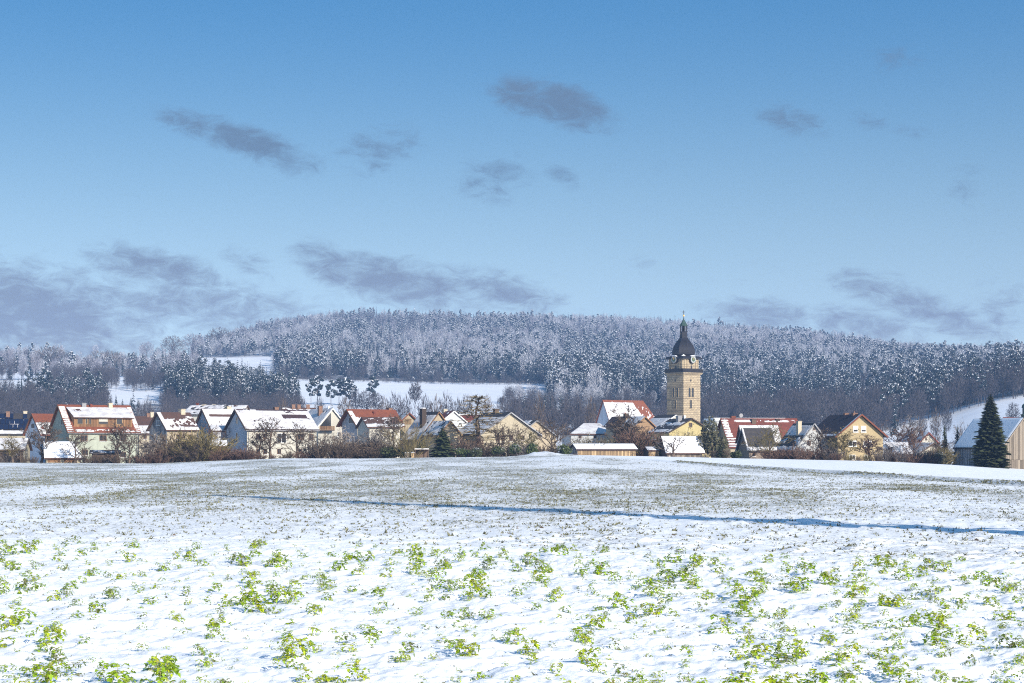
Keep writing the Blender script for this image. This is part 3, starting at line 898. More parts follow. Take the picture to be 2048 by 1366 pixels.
def left_woods():
    # brown copse with some conifers behind the houses on the left
    X, Y, px, rs = jitter_grid(-160, 335, 820, 1030, 6.2, 7)
    con = ((px < 235) & (Y > 935))
    w = np.stack([np.where(con, .55, .03), np.where(con, .25, .0), np.where(con, .35, .9), np.full(len(X), .25)], 1)
    k = ~((px > 212) & (Y > 835)); 
    scatter('valley_woodland', X[k], Y[k], choose(rs, ['spruce_dark', 'pine_dark', 'tree_brown', 'bush_brown'], w)[k], rs.uniform(.6, .95, len(X))[k], 'bare brown valley woodland mixed with dark conifers above the leftmost houses')
    X, Y, px, rs = jitter_grid(100, 345, 1130, 1290, 6.5, 17)
    k = ~((px > 232 + (Y - 1130) * .02) & (px < 252 + (Y - 1130) * .01))
    scatter('lane_thicket', X[k], Y[k], choose(rs, ['tree_brown', 'bush_brown', 'spruce_dark'], np.tile([[.5, .45, .05]], (len(X), 1)))[k], rs.uniform(.45, .8, len(X))[k], 'leafless thicket on either side of the white lane above the green house')
    # dense conifer wood
    X, Y, px, rs = jitter_grid(320, 600, 960, 1230, 6.2, 8)
    k = (px > 330 + (1200 - Y) * 0.0) & (Y < np.interp(px, [330, 380, 520, 555, 600], [1180, 1225, 1200, 1090, 985]))
    w = np.tile([[.02, .80, .02, .16]], (len(X), 1))
    scatter('conifer_wood', X[k], Y[k], choose(rs, ['spruce_snowy', 'spruce_dark', 'pine_snowy', 'pine_dark'], w)[k], rs.uniform(.72, 1.0, len(X))[k], 'dense blue-green conifer wood lightly dusted with snow, left of the open field')
    # rounded bare trees at its foot
    X, Y, px, rs = jitter_grid(325, 600, 850, 950, 7.0, 9)
    w = np.tile([[.8, .2]], (len(X), 1))
    scatter('bare_copse', X, Y, choose(rs, ['tree_brown', 'bush_brown'], w), rs.uniform(.5, .85, len(X)), 'rounded leafless brown copse at the foot of the conifer wood')
    # rimed hedges and thickets on the left upland
    X, Y, px, rs = jitter_grid(-160, 395, 1300, 1760, 8.5, 10)
    n = fbm(X / 45, Y / 60, 3, 101)
    k = (n > .49) & ~((Y > 1660) & (px > 140)) & ~((px > 200) & (px < 330) & (Y < 1330))
    w = np.tile([[.12, .10, .22, .22, .45, .15]], (len(X), 1))
    scatter('upland_thickets', X[k], Y[k], choose(rs, ['spruce_dark', 'pine_snowy', 'tree_rime', 'tree_rosy', 'tree_brown', 'bush_brown'], w)[k], rs.uniform(.5, .95, len(X))[k], 'frosted thickets and hedges scattered over the low upland at far left')
    # skyline hedge of the left upland
    X, Y, px, rs = jitter_grid(-160, 420, 1850, 1885, 8, 12)
    n = fbm(X / 35, Y / 35, 2, 111); k = (n > .42) & ~((px > 130) & (px < 175))
    scatter('skyline_hedge', X[k], Y[k], choose(rs, ['tree_rime', 'tree_brown', 'bush_brown'], np.tile([[.3, .2, .5]], (len(X), 1)))[k], rs.uniform(.35, .75, len(X))[k], 'thin frosted hedge on the skyline of the low upland')


def mid_woods():
    # hedge strip across the lower snow field, right of centre
    X, Y, px, rs = jitter_grid(1000, 1345, 1085, 1120, 4.2, 13)
    scatter('field_hedge', X, Y, choose(rs, ['bush_brown', 'tree_brown', 'tree_rime'], np.tile([[.7, .2, .1]], (len(X), 1))), rs.uniform(.45, .8, len(X)), 'dense leafless hedge strip crossing the snowy field left of the church tower')
    # riverside wood behind the church
    X, Y, px, rs = jitter_grid(1010, 1360, 830, 940, 6.0, 14)
    n = fbm(X / 25, Y / 25, 2, 121)
    w = np.stack([np.full(len(X), .75), np.full(len(X), .2), .5 * sstep(.5, .62, n)], 1)
    scatter('riverside_wood', X, Y, choose(rs, ['tree_brown', 'bush_brown', 'spruce_dark'], w), rs.uniform(.45, .8, len(X)), 'brown riverside wood with a few small spruces behind the church nave')
    # brown wood on the lower slope, right of the tower
    X, Y, px, rs = jitter_grid(1340, 1790, 850, 1090, 6.4, 15)
    n = fbm(X / 30, Y / 40, 2, 131)
    w = np.stack([np.full(len(X), .85), np.full(len(X), .15), 1.3 * sstep(.50, .62, n)], 1)
    scatter('lower_slope_wood', X, Y, choose(rs, ['tree_brown', 'bush_brown', 'spruce_dark'], w), rs.uniform(.55, 1.1, len(X)), 'dark leafless wood on the lower slope right of the church tower')
    X, Y, px, rs = jitter_grid(1765, 2260, 875, 985, 6.4, 16)
    k = Y > np.interp(px, [1765, 1830, 1900, 2260], [880, 890, 905, 935])
    scatter('slope_edge_wood', X[k], Y[k], choose(rs, ['tree_brown', 'tree_rime', 'bush_brown', 'pine_dark'], np.tile([[.8, .0, .12, .08]], (len(X), 1)))[k], rs.uniform(.7, 1.05, len(X))[k], 'leafless wood along the top of the snowy slope at far right')


hill_forest(); left_woods(); mid_woods()
# ------------------------------------------------------------------ houses
class House:
    """A building seen corner-on: the vertical corner C between its left face and its right face stands at column pc, distance d.
    x runs along the right face, y along the left face (both away from C). ridge 'R': gables on the left face; 'L': gables on the right face."""
    def __init__(s, name, label, cat, pc, d, theta, eave, ridge, kind='R', pl=None, pr=None, L=None, W=None, wall='plaster_cream', roof='tile_brown',
                 ov=0.45, hip=(0, 0), group=None, gable_wall=None, base=None, thick=0.2, flat=False):
        s.th = math.radians(theta); s.d = d; s.kind = kind; uc = float(U(pc)); c, sn = math.cos(s.th), math.sin(s.th)
        s.C = Vector((uc * d, d)); 
        if L is None: ur = float(U(pr)); L = (ur * d - s.C.x) / (c - ur * sn)
        if W is None: ul = float(U(pl)); W = (s.C.x - ul * d) / (sn + ul * c)
        s.L, s.W = L, W
        s.z0 = (h1(s.C.x, d) - 0.4) if base is None else base
        s.ze = float(Zp(eave, d)) - s.z0
        apex = s.C + (Vector((-sn, c)) * (W / 2) if kind == 'R' else Vector((c, sn)) * (L / 2))
        s.zr = float(Zp(ridge, apex.y)) - s.z0
        s.A, s.B = (L, W) if kind == 'R' else (W, L)
        s.root = empty(name, (s.C.x, d, s.z0), s.th)
        tag(s.root, label, cat, group)
        s.ov, s.hip, s.flat, s.tiled = ov, hip, flat, True
        s.slope = (s.zr - s.ze) / (s.B / 2)
        print('%-16s L %.1f W %.1f eave %.1f ridge %.1f pitch %.0f' % (name, L, W, s.ze, s.zr, math.degrees(math.atan(s.slope))))
        s.walls(wall, gable_wall)
        s.roof = s.make_roof(roof, thick)
    def xy(s, a, b): return (a, b) if s.kind == 'R' else (b, a)
    def p(s, a, b, z): x, y = s.xy(a, b); return (x, y, z)
    def walls(s, wall, gable):
        mb = MB(); A, B, e, r = s.A, s.B, s.ze, s.zr
        dz = -0.06
        h0, h1_ = s.hip
        V = [s.p(0, 0, 0), s.p(A, 0, 0), s.p(A, B, 0), s.p(0, B, 0), s.p(0, 0, e + dz), s.p(A, 0, e + dz), s.p(A, B, e + dz), s.p(0, B, e + dz), s.p(0, B / 2, r + dz), s.p(A, B / 2, r + dz)]
        fs = [(0, 1, 5, 4), (2, 3, 7, 6)]
        g = 1 if gable else 0
        mb.add(V, fs, 0)
        for hp, q in ((h0, (0, 4, 8, 7, 3)), (h1_, (1, 2, 6, 9, 5))):
            if s.flat or hp > 0: q = tuple(i for i in q if i not in (8, 9))
            k = len(mb.v) - 10
            mb.f.append(q); mb.m.append(g)
        mats = [wall] + ([gable] if gable else [])
        mb.build('wall', mats, s.root)
    def make_roof(s, mat, t):
        mb = MB(); A, B, e, r, o = s.A, s.B, s.ze, s.zr, s.ov
        h0, h1_ = s.hip
        if s.flat:
            mb2 = MB(); a0, b0 = s.xy(-o, -o); a1, b1 = s.xy(A + o, B + o)
            mb2.box(min(a0, a1), max(a0, a1), min(b0, b1), max(b0, b1), e, e + t); return mb2.build('roof', mat, s.root)
        el = e - o * s.slope
        E = [(-o, -o, el), (A + o, -o, el), (A + o, B + o, el), (-o, B + o, el)]
        R0 = (-o if h0 == 0 else h0, B / 2, r); R1 = (A + o if h1_ == 0 else A - h1_, B / 2, r)
        top = E + [R0, R1]
        pts = [s.p(a, b, z + t) for a, b, z in top] + [s.p(a, b, z) for a, b, z in top]
        fs = [(0, 1, 5, 4), (2, 3, 4, 5), (6, 10, 11, 7), (8, 11, 10, 9), (0, 6, 7, 1), (2, 8, 9, 3)]
        if h0: fs += [(3, 0, 4), (9, 10, 6), (3, 9, 6, 0)]
        else: fs += [(0, 4, 10, 6), (4, 3, 9, 10)]
        if h1_: fs += [(1, 2, 5), (7, 11, 8), (1, 7, 8, 2)]
        else: fs += [(1, 7, 11, 5), (5, 11, 8, 2)]
        mb.add(pts, fs)
        s.t = t; s.R0, s.R1, s.el = R0, R1, el
        return mb.build('roof', mat, s.root)
    def slope_pt(s, side, a, t, lift=0.0):
        """side 0: slope towards b = 0, 1: the other one; a 0..1 along, t 0 at the eave .. 1 at the ridge"""
        o, B, A = s.ov, s.B, s.A
        b0 = -o if side == 0 else B + o; b = b0 + (B / 2 - b0) * t
        ea0, ea1 = -o, A + o
        a0 = ea0 + (s.R0[0] - ea0) * t; a1 = ea1 + (s.R1[0] - ea1) * t
        aa = a0 + (a1 - a0) * a
        z = s.el + (s.zr - s.el) * t + s.t
        nx, nz = -s.slope, 1.0; ln = math.hypot(nx, nz)
        return s.p(aa, b + (1 if side else -1) * (-nx / ln) * lift, z + nz / ln * lift)
    def snow(s, side, cover, seed, thick=0.10, step=0.3, holes=None):
        """snow lying on one slope: cover(a, t) 0..1"""
        o = s.ov; la = s.A + 2 * o; lt = math.hypot(s.B / 2 + o, s.zr - s.el)
        na, nt = max(4, int(la / step)), max(4, int(lt / step))
        ga, gt = np.meshgrid(np.linspace(0.004, 0.996, na + 1), np.linspace(0.004, 0.985, nt + 1))
        n = 0.65 * fbm(ga * la / 1.6 + seed * 7.1, gt * lt / 0.9, 4, seed) + 0.35 * fbm(ga * la / 0.35 + seed, gt * lt / 0.35, 2, seed + 9)
        cov = np.vectorize(cover)(ga, gt) if callable(cover) else np.full_like(ga, cover)
        n = (n - 0.5) * 1.15 + 0.5
        m = cov - n
        edge = np.minimum(np.minimum(ga, 1 - ga) * la, np.minimum(gt + .02, 1 - gt) * lt)
        hgt = np.where(m > 0, thick * sstep(0, 0.10, m) * sstep(-0.02, 0.25, edge) + 0.015, -0.08 + np.maximum(m, -0.1) * 0.3)
        pts = [s.slope_pt(side, ga[i, j], gt[i, j], hgt[i, j]) for i in range(nt + 1) for j in range(na + 1)]
        keep = (m > 0)
        fs = []
        for i in range(nt):
            for j in range(na):
                if keep[i, j] or keep[i + 1, j] or keep[i, j + 1] or keep[i + 1, j + 1]:
                    q = i * (na + 1) + j; fs.append((q, q + 1, q + na + 2, q + na + 1))
        if fs:
            tag(link_mesh('snow_cover', fast_mesh('snow_cover', np.array(pts), np.array(fs), 'roof_snow' if s.tiled else 'snow', smooth=True), s.roof), kind='stuff')
        return s
    def hit(s, face, px, py):
        """the point of the left ('l') or right ('r') face seen at a pixel, in local coordinates"""
        c, sn = math.cos(s.th), math.sin(s.th)
        ray = Vector((float(U(px)), 1.0)); n = Vector((sn, -c)) if face == 'r' else Vector((-c, -sn))
        t = s.C.dot(n) / ray.dot(n); w = ray * t - s.C
        return (w.x * c + w.y * sn, -w.x * sn + w.y * c, float(Zp(py, t)) - s.z0), t
    def plate(s, face, x0, x1, z0, z1, o0, o1, mb=None, mi=0):
        mb = mb or MB()
        if face == 'r': mb.box(x0, x1, -o1, -o0, z0, z1, mi)
        else: mb.box(-o1, -o0, x0, x1, z0, z1, mi)
        return mb
    def window(s, face, px, py, w, h, frame='frame_brown', panes=2, shutter=0.0, sill=True, parent=None, name='window', glass='glass'):
        (x, y, z), t = s.hit(face, px, py); k = t / F
        along = x if face == 'r' else y
        c, sn = math.cos(s.th), math.sin(s.th)
        ray = Vector((float(U(px)), 1)).normalized()
        fore = abs(Vector((c, sn)).dot(Vector((ray.y, -ray.x)))) if face == 'r' else abs(Vector((-sn, c)).dot(Vector((ray.y, -ray.x))))
        hw, hh = w * k / 2 / max(fore, .2), h * k / 2; b = min(0.09, hw * .25)
        x0, x1, z0, z1 = along - hw, along + hw, z - hh, z + hh
        mb = MB()
        for q in ((x0, x1, z0, z0 + b), (x0, x1, z1 - b, z1), (x0, x0 + b, z0 + b, z1 - b), (x1 - b, x1, z0 + b, z1 - b)): s.plate(face, *q, 0.0, 0.07, mb)
        for i in range(1, panes):
            xm = x0 + (x1 - x0) * i / panes; s.plate(face, xm - b * .4, xm + b * .4, z0 + b, z1 - b, 0.0, 0.062, mb)
        win = mb.build(name, frame, parent or s.root)
        s.plate(face, x0 + b, x1 - b, z0 + b, z1 - b, 0.004, 0.025).build('pane', glass, win)
        if shutter: s.plate(face, x0 + b, x1 - b, z1 - b - (z1 - z0 - 2 * b) * shutter, z1 - b, 0.03, 0.055).build('roller_shutter', 'white_paint', win)
        if sill: s.plate(face, x0 - .06, x1 + .06, z0 - .07, z0 - .004, 0.0, 0.16).build('sill', 'white_paint', win)
        return win
    def door(s, face, px, py, w, h, mat='wood_brown', boards=5, name='door'):
        (x, y, z), t = s.hit(face, px, py); k = t / F; along = x if face == 'r' else y
        hw, hh = w * k / 2, h * k / 2; mb = MB(); n = boards
        dr = s.plate(face, along - hw, along + hw, z - hh, z + hh, 0.0, 0.03).build(name, 'frame_brown', s.root)
        for i in range(n):
            a0 = along - hw + 2 * hw * i / n; s.plate(face, a0 + .015, a0 + 2 * hw / n - .015, z - hh + .03, z + hh - .03, 0.034, 0.06).build('plank', mat, dr)
    def chimney(s, px, top, w=0.75, h=1.5, mat='brick_chimney', back=0.0, cap=True, pot=False, snow=False):
        """on the ridge, or `back` metres down the near slope"""
        c, sn = math.cos(s.th), math.sin(s.th)
        f, g = Vector((c, sn)), Vector((-sn, c))
        o, dr = (s.C + g * (s.B / 2 - back), f) if s.kind == 'R' else (s.C + f * (s.B / 2 - back), g)
        u = float(U(px)); a = (u * o.y - o.x) / (dr.x - u * dr.y); a = min(max(a, 0.4), s.A - 0.4)
        y = (o + dr * a).y; zt = float(Zp(top, y)) - s.z0
        x, yy = s.xy(a, s.B / 2 - back); zb = min(s.zr - s.slope * back - 0.3, zt - 0.5)
        mb = MB(); mb.box(x - w / 2, x + w / 2, yy - w / 2, yy + w / 2, zb, zt - (.1 if cap else 0))
        if cap: mb.box(x - w / 2 - .07, x + w / 2 + .07, yy - w / 2 - .07, yy + w / 2 + .07, zt - .1, zt)
        if pot: mb.tube((x, yy, zt), (x, yy, zt + .35), .1, .09, 6)
        mb.build('chimney', mat, s.roof)
        if snow:
            mb = MB(); mb.lathe([(w * .62, zt), (w * .6, zt + .1), (w * .35, zt + .17)], 6)
            o_ = mb.build('snow_cap', 'snow', s.roof, loc=(x, yy, 0))
    def barge(s, mat='wood_dark', end=0, w=0.22):
        """boards along a gable's verge"""
        o = s.ov; a = -o - .03 if end == 0 else s.A + o + .03
        for b0 in (-o, s.B + o):
            mb = MB(); mb.bar(s.p(a, b0, s.el + .06), s.p(a, s.B / 2, s.zr + .06), 0.06, w); mb.build('barge_board', mat, s.roof)
    def gutter(s, mat='metal_grey'):
        mb = MB(); y = -s.ov - .06; mb.bar(s.p(-s.ov, y, s.el + .02), s.p(s.A + s.ov, y, s.el + .02), .14, .12); mb.build('gutter', mat, s.roof)
    def cladding(s, face, mat, pitch=0.28, gap=0.02, split=None, ragged=0.0, rnd=None):
        """vertical boards over a whole face, each its own part"""
        r = rnd or random.Random(3); n = max(2, int((s.L if face == 'r' else s.W) / pitch)); ln = s.L if face == 'r' else s.W; w = ln / n
        gab = (face == 'r') == (s.kind == 'L')
        for i in range(n):
            a0, a1 = i * w + gap / 2, (i + 1) * w - gap / 2
            def topz(a): return (s.ze + (s.zr - s.ze) * (1 - abs(a - ln / 2) / (ln / 2)) if gab else s.ze) - .08
            z0 = 0.1 + r.uniform(0, ragged); o = 0.03 + r.uniform(0, .025)
            q = [(a0, z0), (a1, z0), (a1, topz(a1)), (a0, topz(a0))]
            if split:
                zs = s.ze * split + r.uniform(-.08, .08)
                mb = MB()
                if face == 'r': mb.box(a0, a1, -o - .03, -.004, z0, zs - .03)
                else: mb.box(-o - .03, -.004, a0, a1, z0, zs - .03)
                mb.build('plank', mat, s.root); q[0] = (a0, zs); q[1] = (a1, zs)
            mb = MB(); pt = (lambda a, z, oo: (a, -oo, z)) if face == 'r' else (lambda a, z, oo: (-oo, a, z))
            mb.add([pt(a, z, o) for a, z in q] + [pt(a, z, 0.003) for a, z in q], [(0, 1, 2, 3), (0, 4, 5, 1), (1, 5, 6, 2), (2, 6, 7, 3), (3, 7, 4, 0)])
            mb.build('plank', mat, s.root)
    def downpipe(s, face, along):
        mb = MB()
        if face == 'r': mb.tube((along, -.1, 0), (along, -.1, s.ze - .1), .05, .05, 6)
        else: mb.tube((-.1, along, 0), (-.1, along, s.ze - .1), .05, .05, 6)
        mb.build('downpipe', 'metal_grey', s.root)
    def antenna(s, px, top, dish=False):
        c, sn = math.cos(s.th), math.sin(s.th); f, g = Vector((c, sn)), Vector((-sn, c))
        o, dr = (s.C + g * (s.B / 2), f) if s.kind == 'R' else (s.C + f * (s.B / 2), g)
        u = float(U(px)); a = min(max((u * o.y - o.x) / (dr.x - u * dr.y), .4), s.A - .4); y = (o + dr * a).y
        zt = float(Zp(top, y)) - s.z0; x, yy = s.xy(a, s.B / 2); mb = MB()
        mb.tube((x, yy, s.zr - .2), (x, yy, zt), .04, .03, 5)
        if dish: mb.lathe([(0.02, 0), (.28, .05), (.42, .14)], 10)
        if dish:
            for i in range(len(mb.v) - 30, len(mb.v)):
                v = mb.v[i]; mb.v[i] = (x + v[0], yy - v[2], zt - .3 + v[1])
        else:
            for k in range(3): mb.bar((x - .5, yy, zt - .15 - k * .3), (x + .5, yy, zt - .15 - k * .3), .03, .03)
        mb.build('antenna', 'metal_grey', s.roof)
# ------------------------------------------------------------------ the village, from left to right
def lower(k, amt=1.0, lo=-0.3): return lambda a, t: amt * max(0, (1 - t / k)) + lo * (t > k)
def const(v): return lambda a, t: v


def village():
    # solar house
    h = House('house', 'cream house with black roof of solar panels at the left edge', 'house', -75, 386, 12, 866, 828, pr=53, W=9, wall='plaster_cream', roof='tile_dark')
    h.snow(0, lambda a, t: 0.78 if t < .16 else (0.95 if (.72 < a < .86 and .3 < t < .62) else .30), 1)
    h.chimney(16, 823, mat='brick_chimney', back=.8); h.chimney(58, 822, mat='chimney_pale')
    for r_ in range(3):
        for c_ in range(9):
            if (r_ == 2 and c_ in (6, 7)) or (r_ == 0 and c_ < 1) or (r_ == 2 and c_ > 8): continue
            a0 = .36 + .068 * c_ + (.02 if r_ == 1 else 0); a1 = a0 + .062; t0 = .2 + .26 * r_; t1 = t0 + .235
            q = [h.slope_pt(0, a, t, l) for l in (.17, .13) for a, t in ((a0, t0), (a1, t0), (a1, t1), (a0, t1))]
            mb = MB(); mb.add(q, [(0, 1, 2, 3), (0, 4, 5, 1), (1, 5, 6, 2), (2, 6, 7, 3), (3, 7, 4, 0)]); mb.build('solar_panel', 'solar', h.roof)
            e = .03
            q2 = [h.slope_pt(0, a, t, l) for a, t, l in ((a0, t0, .175), (a0 + .003, t0, .175), (a0 + .003, t1, .175), (a0, t1, .175))]
    h = House('outbuilding', 'low outbuilding with bluish snowy roof in front of the solar panel house', 'outbuilding', -60, 349, 4, 899, 878, pr=46, W=7, wall='wood_dark', roof='tile_brown', gable_wall='plaster_cream')
    h.snow(0, .8, 2)
    h.window('r', 22, 908, 10, 7)
    # house with blue gable shade put into its plaster colour
    h = House('house', 'narrow house with shaded blue-grey gable and rusty tiled ridge beside the solar roof', 'house', 83, 368, 42, 866, 829, pl=51, pr=128, wall='plaster_shade_blue', roof='tile_orange')
    h.snow(0, lambda a, t: .72 if t < .55 else -.2, 3); h.barge()
    h.window('r', 97, 876, 9, 9); h.window('l', 66, 852, 5, 8)
    # green house with the long dormer
    h = House('house', 'large pale green house with long wooden dormer and red tiled roof', 'house', 138, 352, 34, 861.5, 811, pl=101, pr=276, wall='plaster_green', roof='tile_orange')
    h.snow(0, lambda a, t: (.66 + .25 * math.sin(t * 85)) if (a < .09 or a > .93) and t < .93 else (.56 if t < .10 else -.2), 4, step=.16)
    h.barge('wood_brown'); h.gutter(); h.downpipe('r', h.L - .3)
    for px in (168, 206): h.window('r', px, 876, 14, 12)
    h.window('r', 170, 905, 12, 11); h.window('r', 246, 909, 12, 11); h.window('l', 126, 845, 6, 9); h.window('r', 246, 876, 12, 12)
    h.chimney(167, 806, .8, mat='metal_grey', back=.4); h.chimney(220, 806, .75, mat='chimney_pale', back=.5); h.chimney(182, 808, .4, mat='tile_red', back=.6, cap=False)
    dormer(h, .115, .90, .20, .86)
    # garage in front
    h = House('garage', 'small cream double garage with smooth snow roof in front of the green house', 'garage', 93, 341, 16, 914.5, 885, L=None, pr=162, W=6.5, wall='plaster_cream', roof='tile_brown', hip=(0, 1.2))
    h.tiled = False; h.snow(0, 1.1, 5, .14)
    h.door('r', 108, 920, 25, 10, 'wood_brown', 6); h.door('r', 141, 920, 25, 10, 'wood_brown', 6)
    # lean-to
    h = House('lean_to_shed', 'dark open lean-to shed with thin snow edge below the green house', 'shed', 186, 341, 15, 907, 902, pl=171, pr=238, wall='wood_dark', roof='tile_dark', W=5)  # closed dark wall stands in for the shaded inside of the open front
    h.snow(0, .35, 6)
    h.door('r', 222, 917, 24, 16, 'wood_brown', 7, 'shutter_door')
    # house behind, right of the green house
    h = House('house', 'brown-roofed house half hidden right of the green house', 'house', 278, 405, 22, 866, 834, pr=316, W=9, wall='plaster_cream', roof='tile_brown')
    h.snow(0, lambda a, t: .85 if t < .48 else -.1, 7); h.chimney(306, 824, .7, mat='chimney_pale', cap=True); h.chimney(296, 826, .6)
    h.window('r', 290, 874, 7, 8)
    # weathered plank gable house
    h = House('house', 'house with grey boarded gable and brown roof dappled with melting snow', 'house', 334, 366, 43, 857.5, 826, pl=299, pr=394, wall='plaster_tan', roof='tile_brown', gable_wall='plaster_grey')
    h.snow(0, lambda a, t: .80 if t < .17 or a < .12 else (.62 if t < .6 and a < .35 else .46 - .25 * (t > .78)), 8, step=.2); h.barge('wood_dark')
    h.window('l', 317, 846, 8, 10, 'white_paint'); h.chimney(364, 818, .95, mat='chimney_pale'); h.window('r', 358, 874, 10, 10); h.window('r', 380, 874, 8, 10)
    h.cladding('l', 'wood_grey', .3)
    # blue roof behind
    h = House('house', 'rear house with dark roof half under blue-white snow, behind the boarded gable house', 'house', 366, 440, -22, 829, 812, L=9, W=8, wall='plaster_pale', roof='tile_dark')
    h.snow(0, .60, 9); h.chimney(395, 806, .5, mat='tile_red'); h.chimney(408, 809, .7, mat='chimney_pale')
    h = House('house', 'low rear house with white ridge showing between two bigger roofs', 'house', 412, 470, -10, 830, 812, L=9, W=8, wall='plaster_pale', roof='tile_brown')
    h.snow(0, .66, 10); h.chimney(428, 809, .6, mat='chimney_pale')
    # house 3
    h = House('house', 'snow-roofed house with narrow blue-shaded gable left of the big white-roofed house', 'house', 422, 372, 42, 852, 819, pl=392, L=9, wall='plaster_shade_blue', roof='tile_brown')  # blue wall colour holds the shade of the left gable
    h.snow(0, lambda a, t: .76 if not (.60 < t < .68 and .1 < a < .7) else .25, 11); h.barge(); h.chimney(456, 813, .95, mat='chimney_pale', back=-.4)
    h.window('r', 436, 876, 9, 10, 'white_paint'); h.window('r', 448, 876, 5, 10, 'white_paint')
    h = House('porch', 'snowy flat canopy porch joined to the narrow blue-shaded gable house', 'porch', 424, 360, 14, 862, 853, L=2.9, W=3.2, wall='plaster_grey', roof='tile_brown', ov=.25)
    h.snow(0, 1.1, 12, .16); h.window('r', 440, 874, 8, 8, 'white_paint')
    h = House('garden_shed', 'low snow-covered garden shed before the canopy porch', 'shed', 421, 346, 14, 893, 882, L=2.9, W=3, wall='wood_brown', roof='tile_brown', ov=.2)
    h.snow(0, 1.1, 13, .16); h.door('r', 436, 900, 12, 10, 'wood_brown', 4)
    # big white-roofed house
    h = House('house', 'long two-storey cream house with bright snow roof and shaded blue gable', 'house', 494, 352, 31, 857.5, 820.5, pl=453, pr=633, wall='plaster_pale', roof='tile_plum', gable_wall='plaster_shade_blue')  # gable plaster is blued to carry the shade of that side
    h.snow(0, lambda a, t: .30 if (.60 < a < .93 and .56 < t < .76) else (.74 if t < .93 else .42), 14, step=.22); h.barge('wood_dark'); h.gutter(); h.downpipe('r', .25)
    h.window('l', 474, 841, 5, 15, 'white_paint', 1); h.window('l', 474, 871, 4, 13, 'white_paint', 1)
    for px in (516, 530): h.window('r', px, 873, 8, 11)
    h.window('r', 563, 876, 19, 20, 'white_paint', 2, sill=False); h.window('r', 601, 874, 14, 12); h.window('r', 622, 874, 10, 12)
    for px in (516, 530, 558, 600): h.window('r', px, 903, 8, 11)
    h.chimney(552, 814, .8, mat='brick_chimney', back=-.5)
    # rear roofs with chimneys
    h = House('house', 'rear house with brown ridge and row of three chimneys above the long white roof', 'house', 570, 425, 12, 842, 817, pr=632, W=8, wall='plaster_pale', roof='tile_brown')
    h.snow(0, .50, 15)
    for px in (587, 598, 616): h.chimney(px, 809, .75, mat='brick_chimney')
    # house with glazed gable
    h = House('house', 'white gabled house with triangular shaded balcony and blue snowy roof side', 'house', 636, 398, 27, 852, 818, kind='L', pl=596, pr=692, wall='plaster_pale', roof='tile_dark')
    h.snow(1, .9, 16); h.snow(0, .72, 17); h.barge('white_paint', 0); h.chimney(640, 812, .8, back=1.2); h.chimney(657, 813, .35, mat='white_paint', cap=False)
    (x, y, z), t = h.hit('r', 650, 846)
    mb = MB(); a0, a1 = .4, h.L * .46
    sl = lambda a: h.ze + (h.zr - h.ze) * a / (h.L / 2) - .5
    mb.add([(a0, -.05, h.ze - .6), (a1, -.05, h.ze - .6), (a1, -.05, sl(a1)), (a0, -.05, sl(a0))] + [(a0, -.002, h.ze - .6), (a1, -.002, h.ze - .6), (a1, -.002, sl(a1)), (a0, -.002, sl(a0))], [(0, 1, 2, 3), (0, 4, 5, 1), (1, 5, 6, 2), (2, 6, 7, 3), (3, 7, 4, 0)])
    mb.build('gable_window', 'glass', h.root)
    bal = MB(); bal.box(-.1, a1 + .3, -1.3, 0, h.ze - 1.0, h.ze - .8); bal = bal.build('balcony', 'wood_dark', h.root)
    for i in range(16):
        x_ = -.05 + (a1 + .3) * i / 15; mb = MB(); mb.box(x_ - .07, x_ + .07, -1.33, -1.27, h.ze - .85, h.ze - .02); mb.build('slat', 'wood_brown', bal)
    h.window('r', 678, 868, 8, 9, 'white_paint')
    # red-brown house
    h = House('house', 'red-brown tiled house with shaded gable and overhanging eaves, left of the willow shrub', 'house', 715, 373, 37, 846, 820, pl=684, pr=800, wall='plaster_cream', roof='tile_orange', gable_wall='plaster_grey', ov=.8)  # gable plaster greyed to carry its shade, other walls cream
    h.snow(0, lambda a, t: .80 if (t < .14 or (a < .10 and t < .9)) else (.60 if a < .5 and t < .55 else -.15), 18); h.barge('wood_brown')
    h.window('l', 702, 841, 7, 10); h.window('r', 730, 862, 8, 9); h.antenna(743, 812); h.chimney(793, 816, .8, back=-.3); h.chimney(748, 823, .5, mat='tile_red', back=1.0, cap=False)
    h = House('house', 'house annex with snowy brown roof sloping down before the red-brown house', 'house', 738, 362, 22, 854, 836, pr=800, W=7, wall='plaster_pale', roof='tile_brown')
    h.snow(0, lambda a, t: .75 if t < .3 else .35, 19)
    h = House('house', 'cream gable with orange shuttered window beside the tall brown chimney', 'house', 794, 386, 20, 850, 827, kind='L', pl=772, pr=842, wall='plaster_tan', roof='tile_orange')
    h.snow(1, .5, 20); h.snow(0, .7, 21); h.barge('tile_orange', 0)
    h.window('r', 816, 843, 13, 11, 'wood_brown', 3, sill=False, glass='wood_tan')
    # house with dark chimney and blue snow roof
    h = House('house', 'tan gabled house with blue-white roof side and tall brown chimney', 'house', 838, 372, 33, 877, 825, kind='L', pl=806, pr=914, wall='plaster_tan', roof='tile_dark')
    h.snow(0, lambda a, t: .74 if t < .88 else .4, 22); h.snow(1, .8, 23); h.barge('wood_brown', 0); h.chimney(846, 817, 1.0, mat='wood_dark', back=2.4, snow=True)
    h.window('r', 874, 858, 9, 10)
    h = House('annex', 'small tan gabled annex beside the tan gabled house', 'annex', 878, 362, 30, 868, 843, kind='L', pl=868, pr=920, wall='plaster_tan', roof='tile_brown', W=6)
    h.snow(1, .5, 24); h.snow(0, .6, 25); h.barge('wood_brown', 0)
    h = House('house', 'distant white gable with bright red roof behind the tan gabled house', 'house', 884, 450, 22, 842, 823, kind='L', pl=866, pr=930, wall='plaster_white', roof='tile_red')
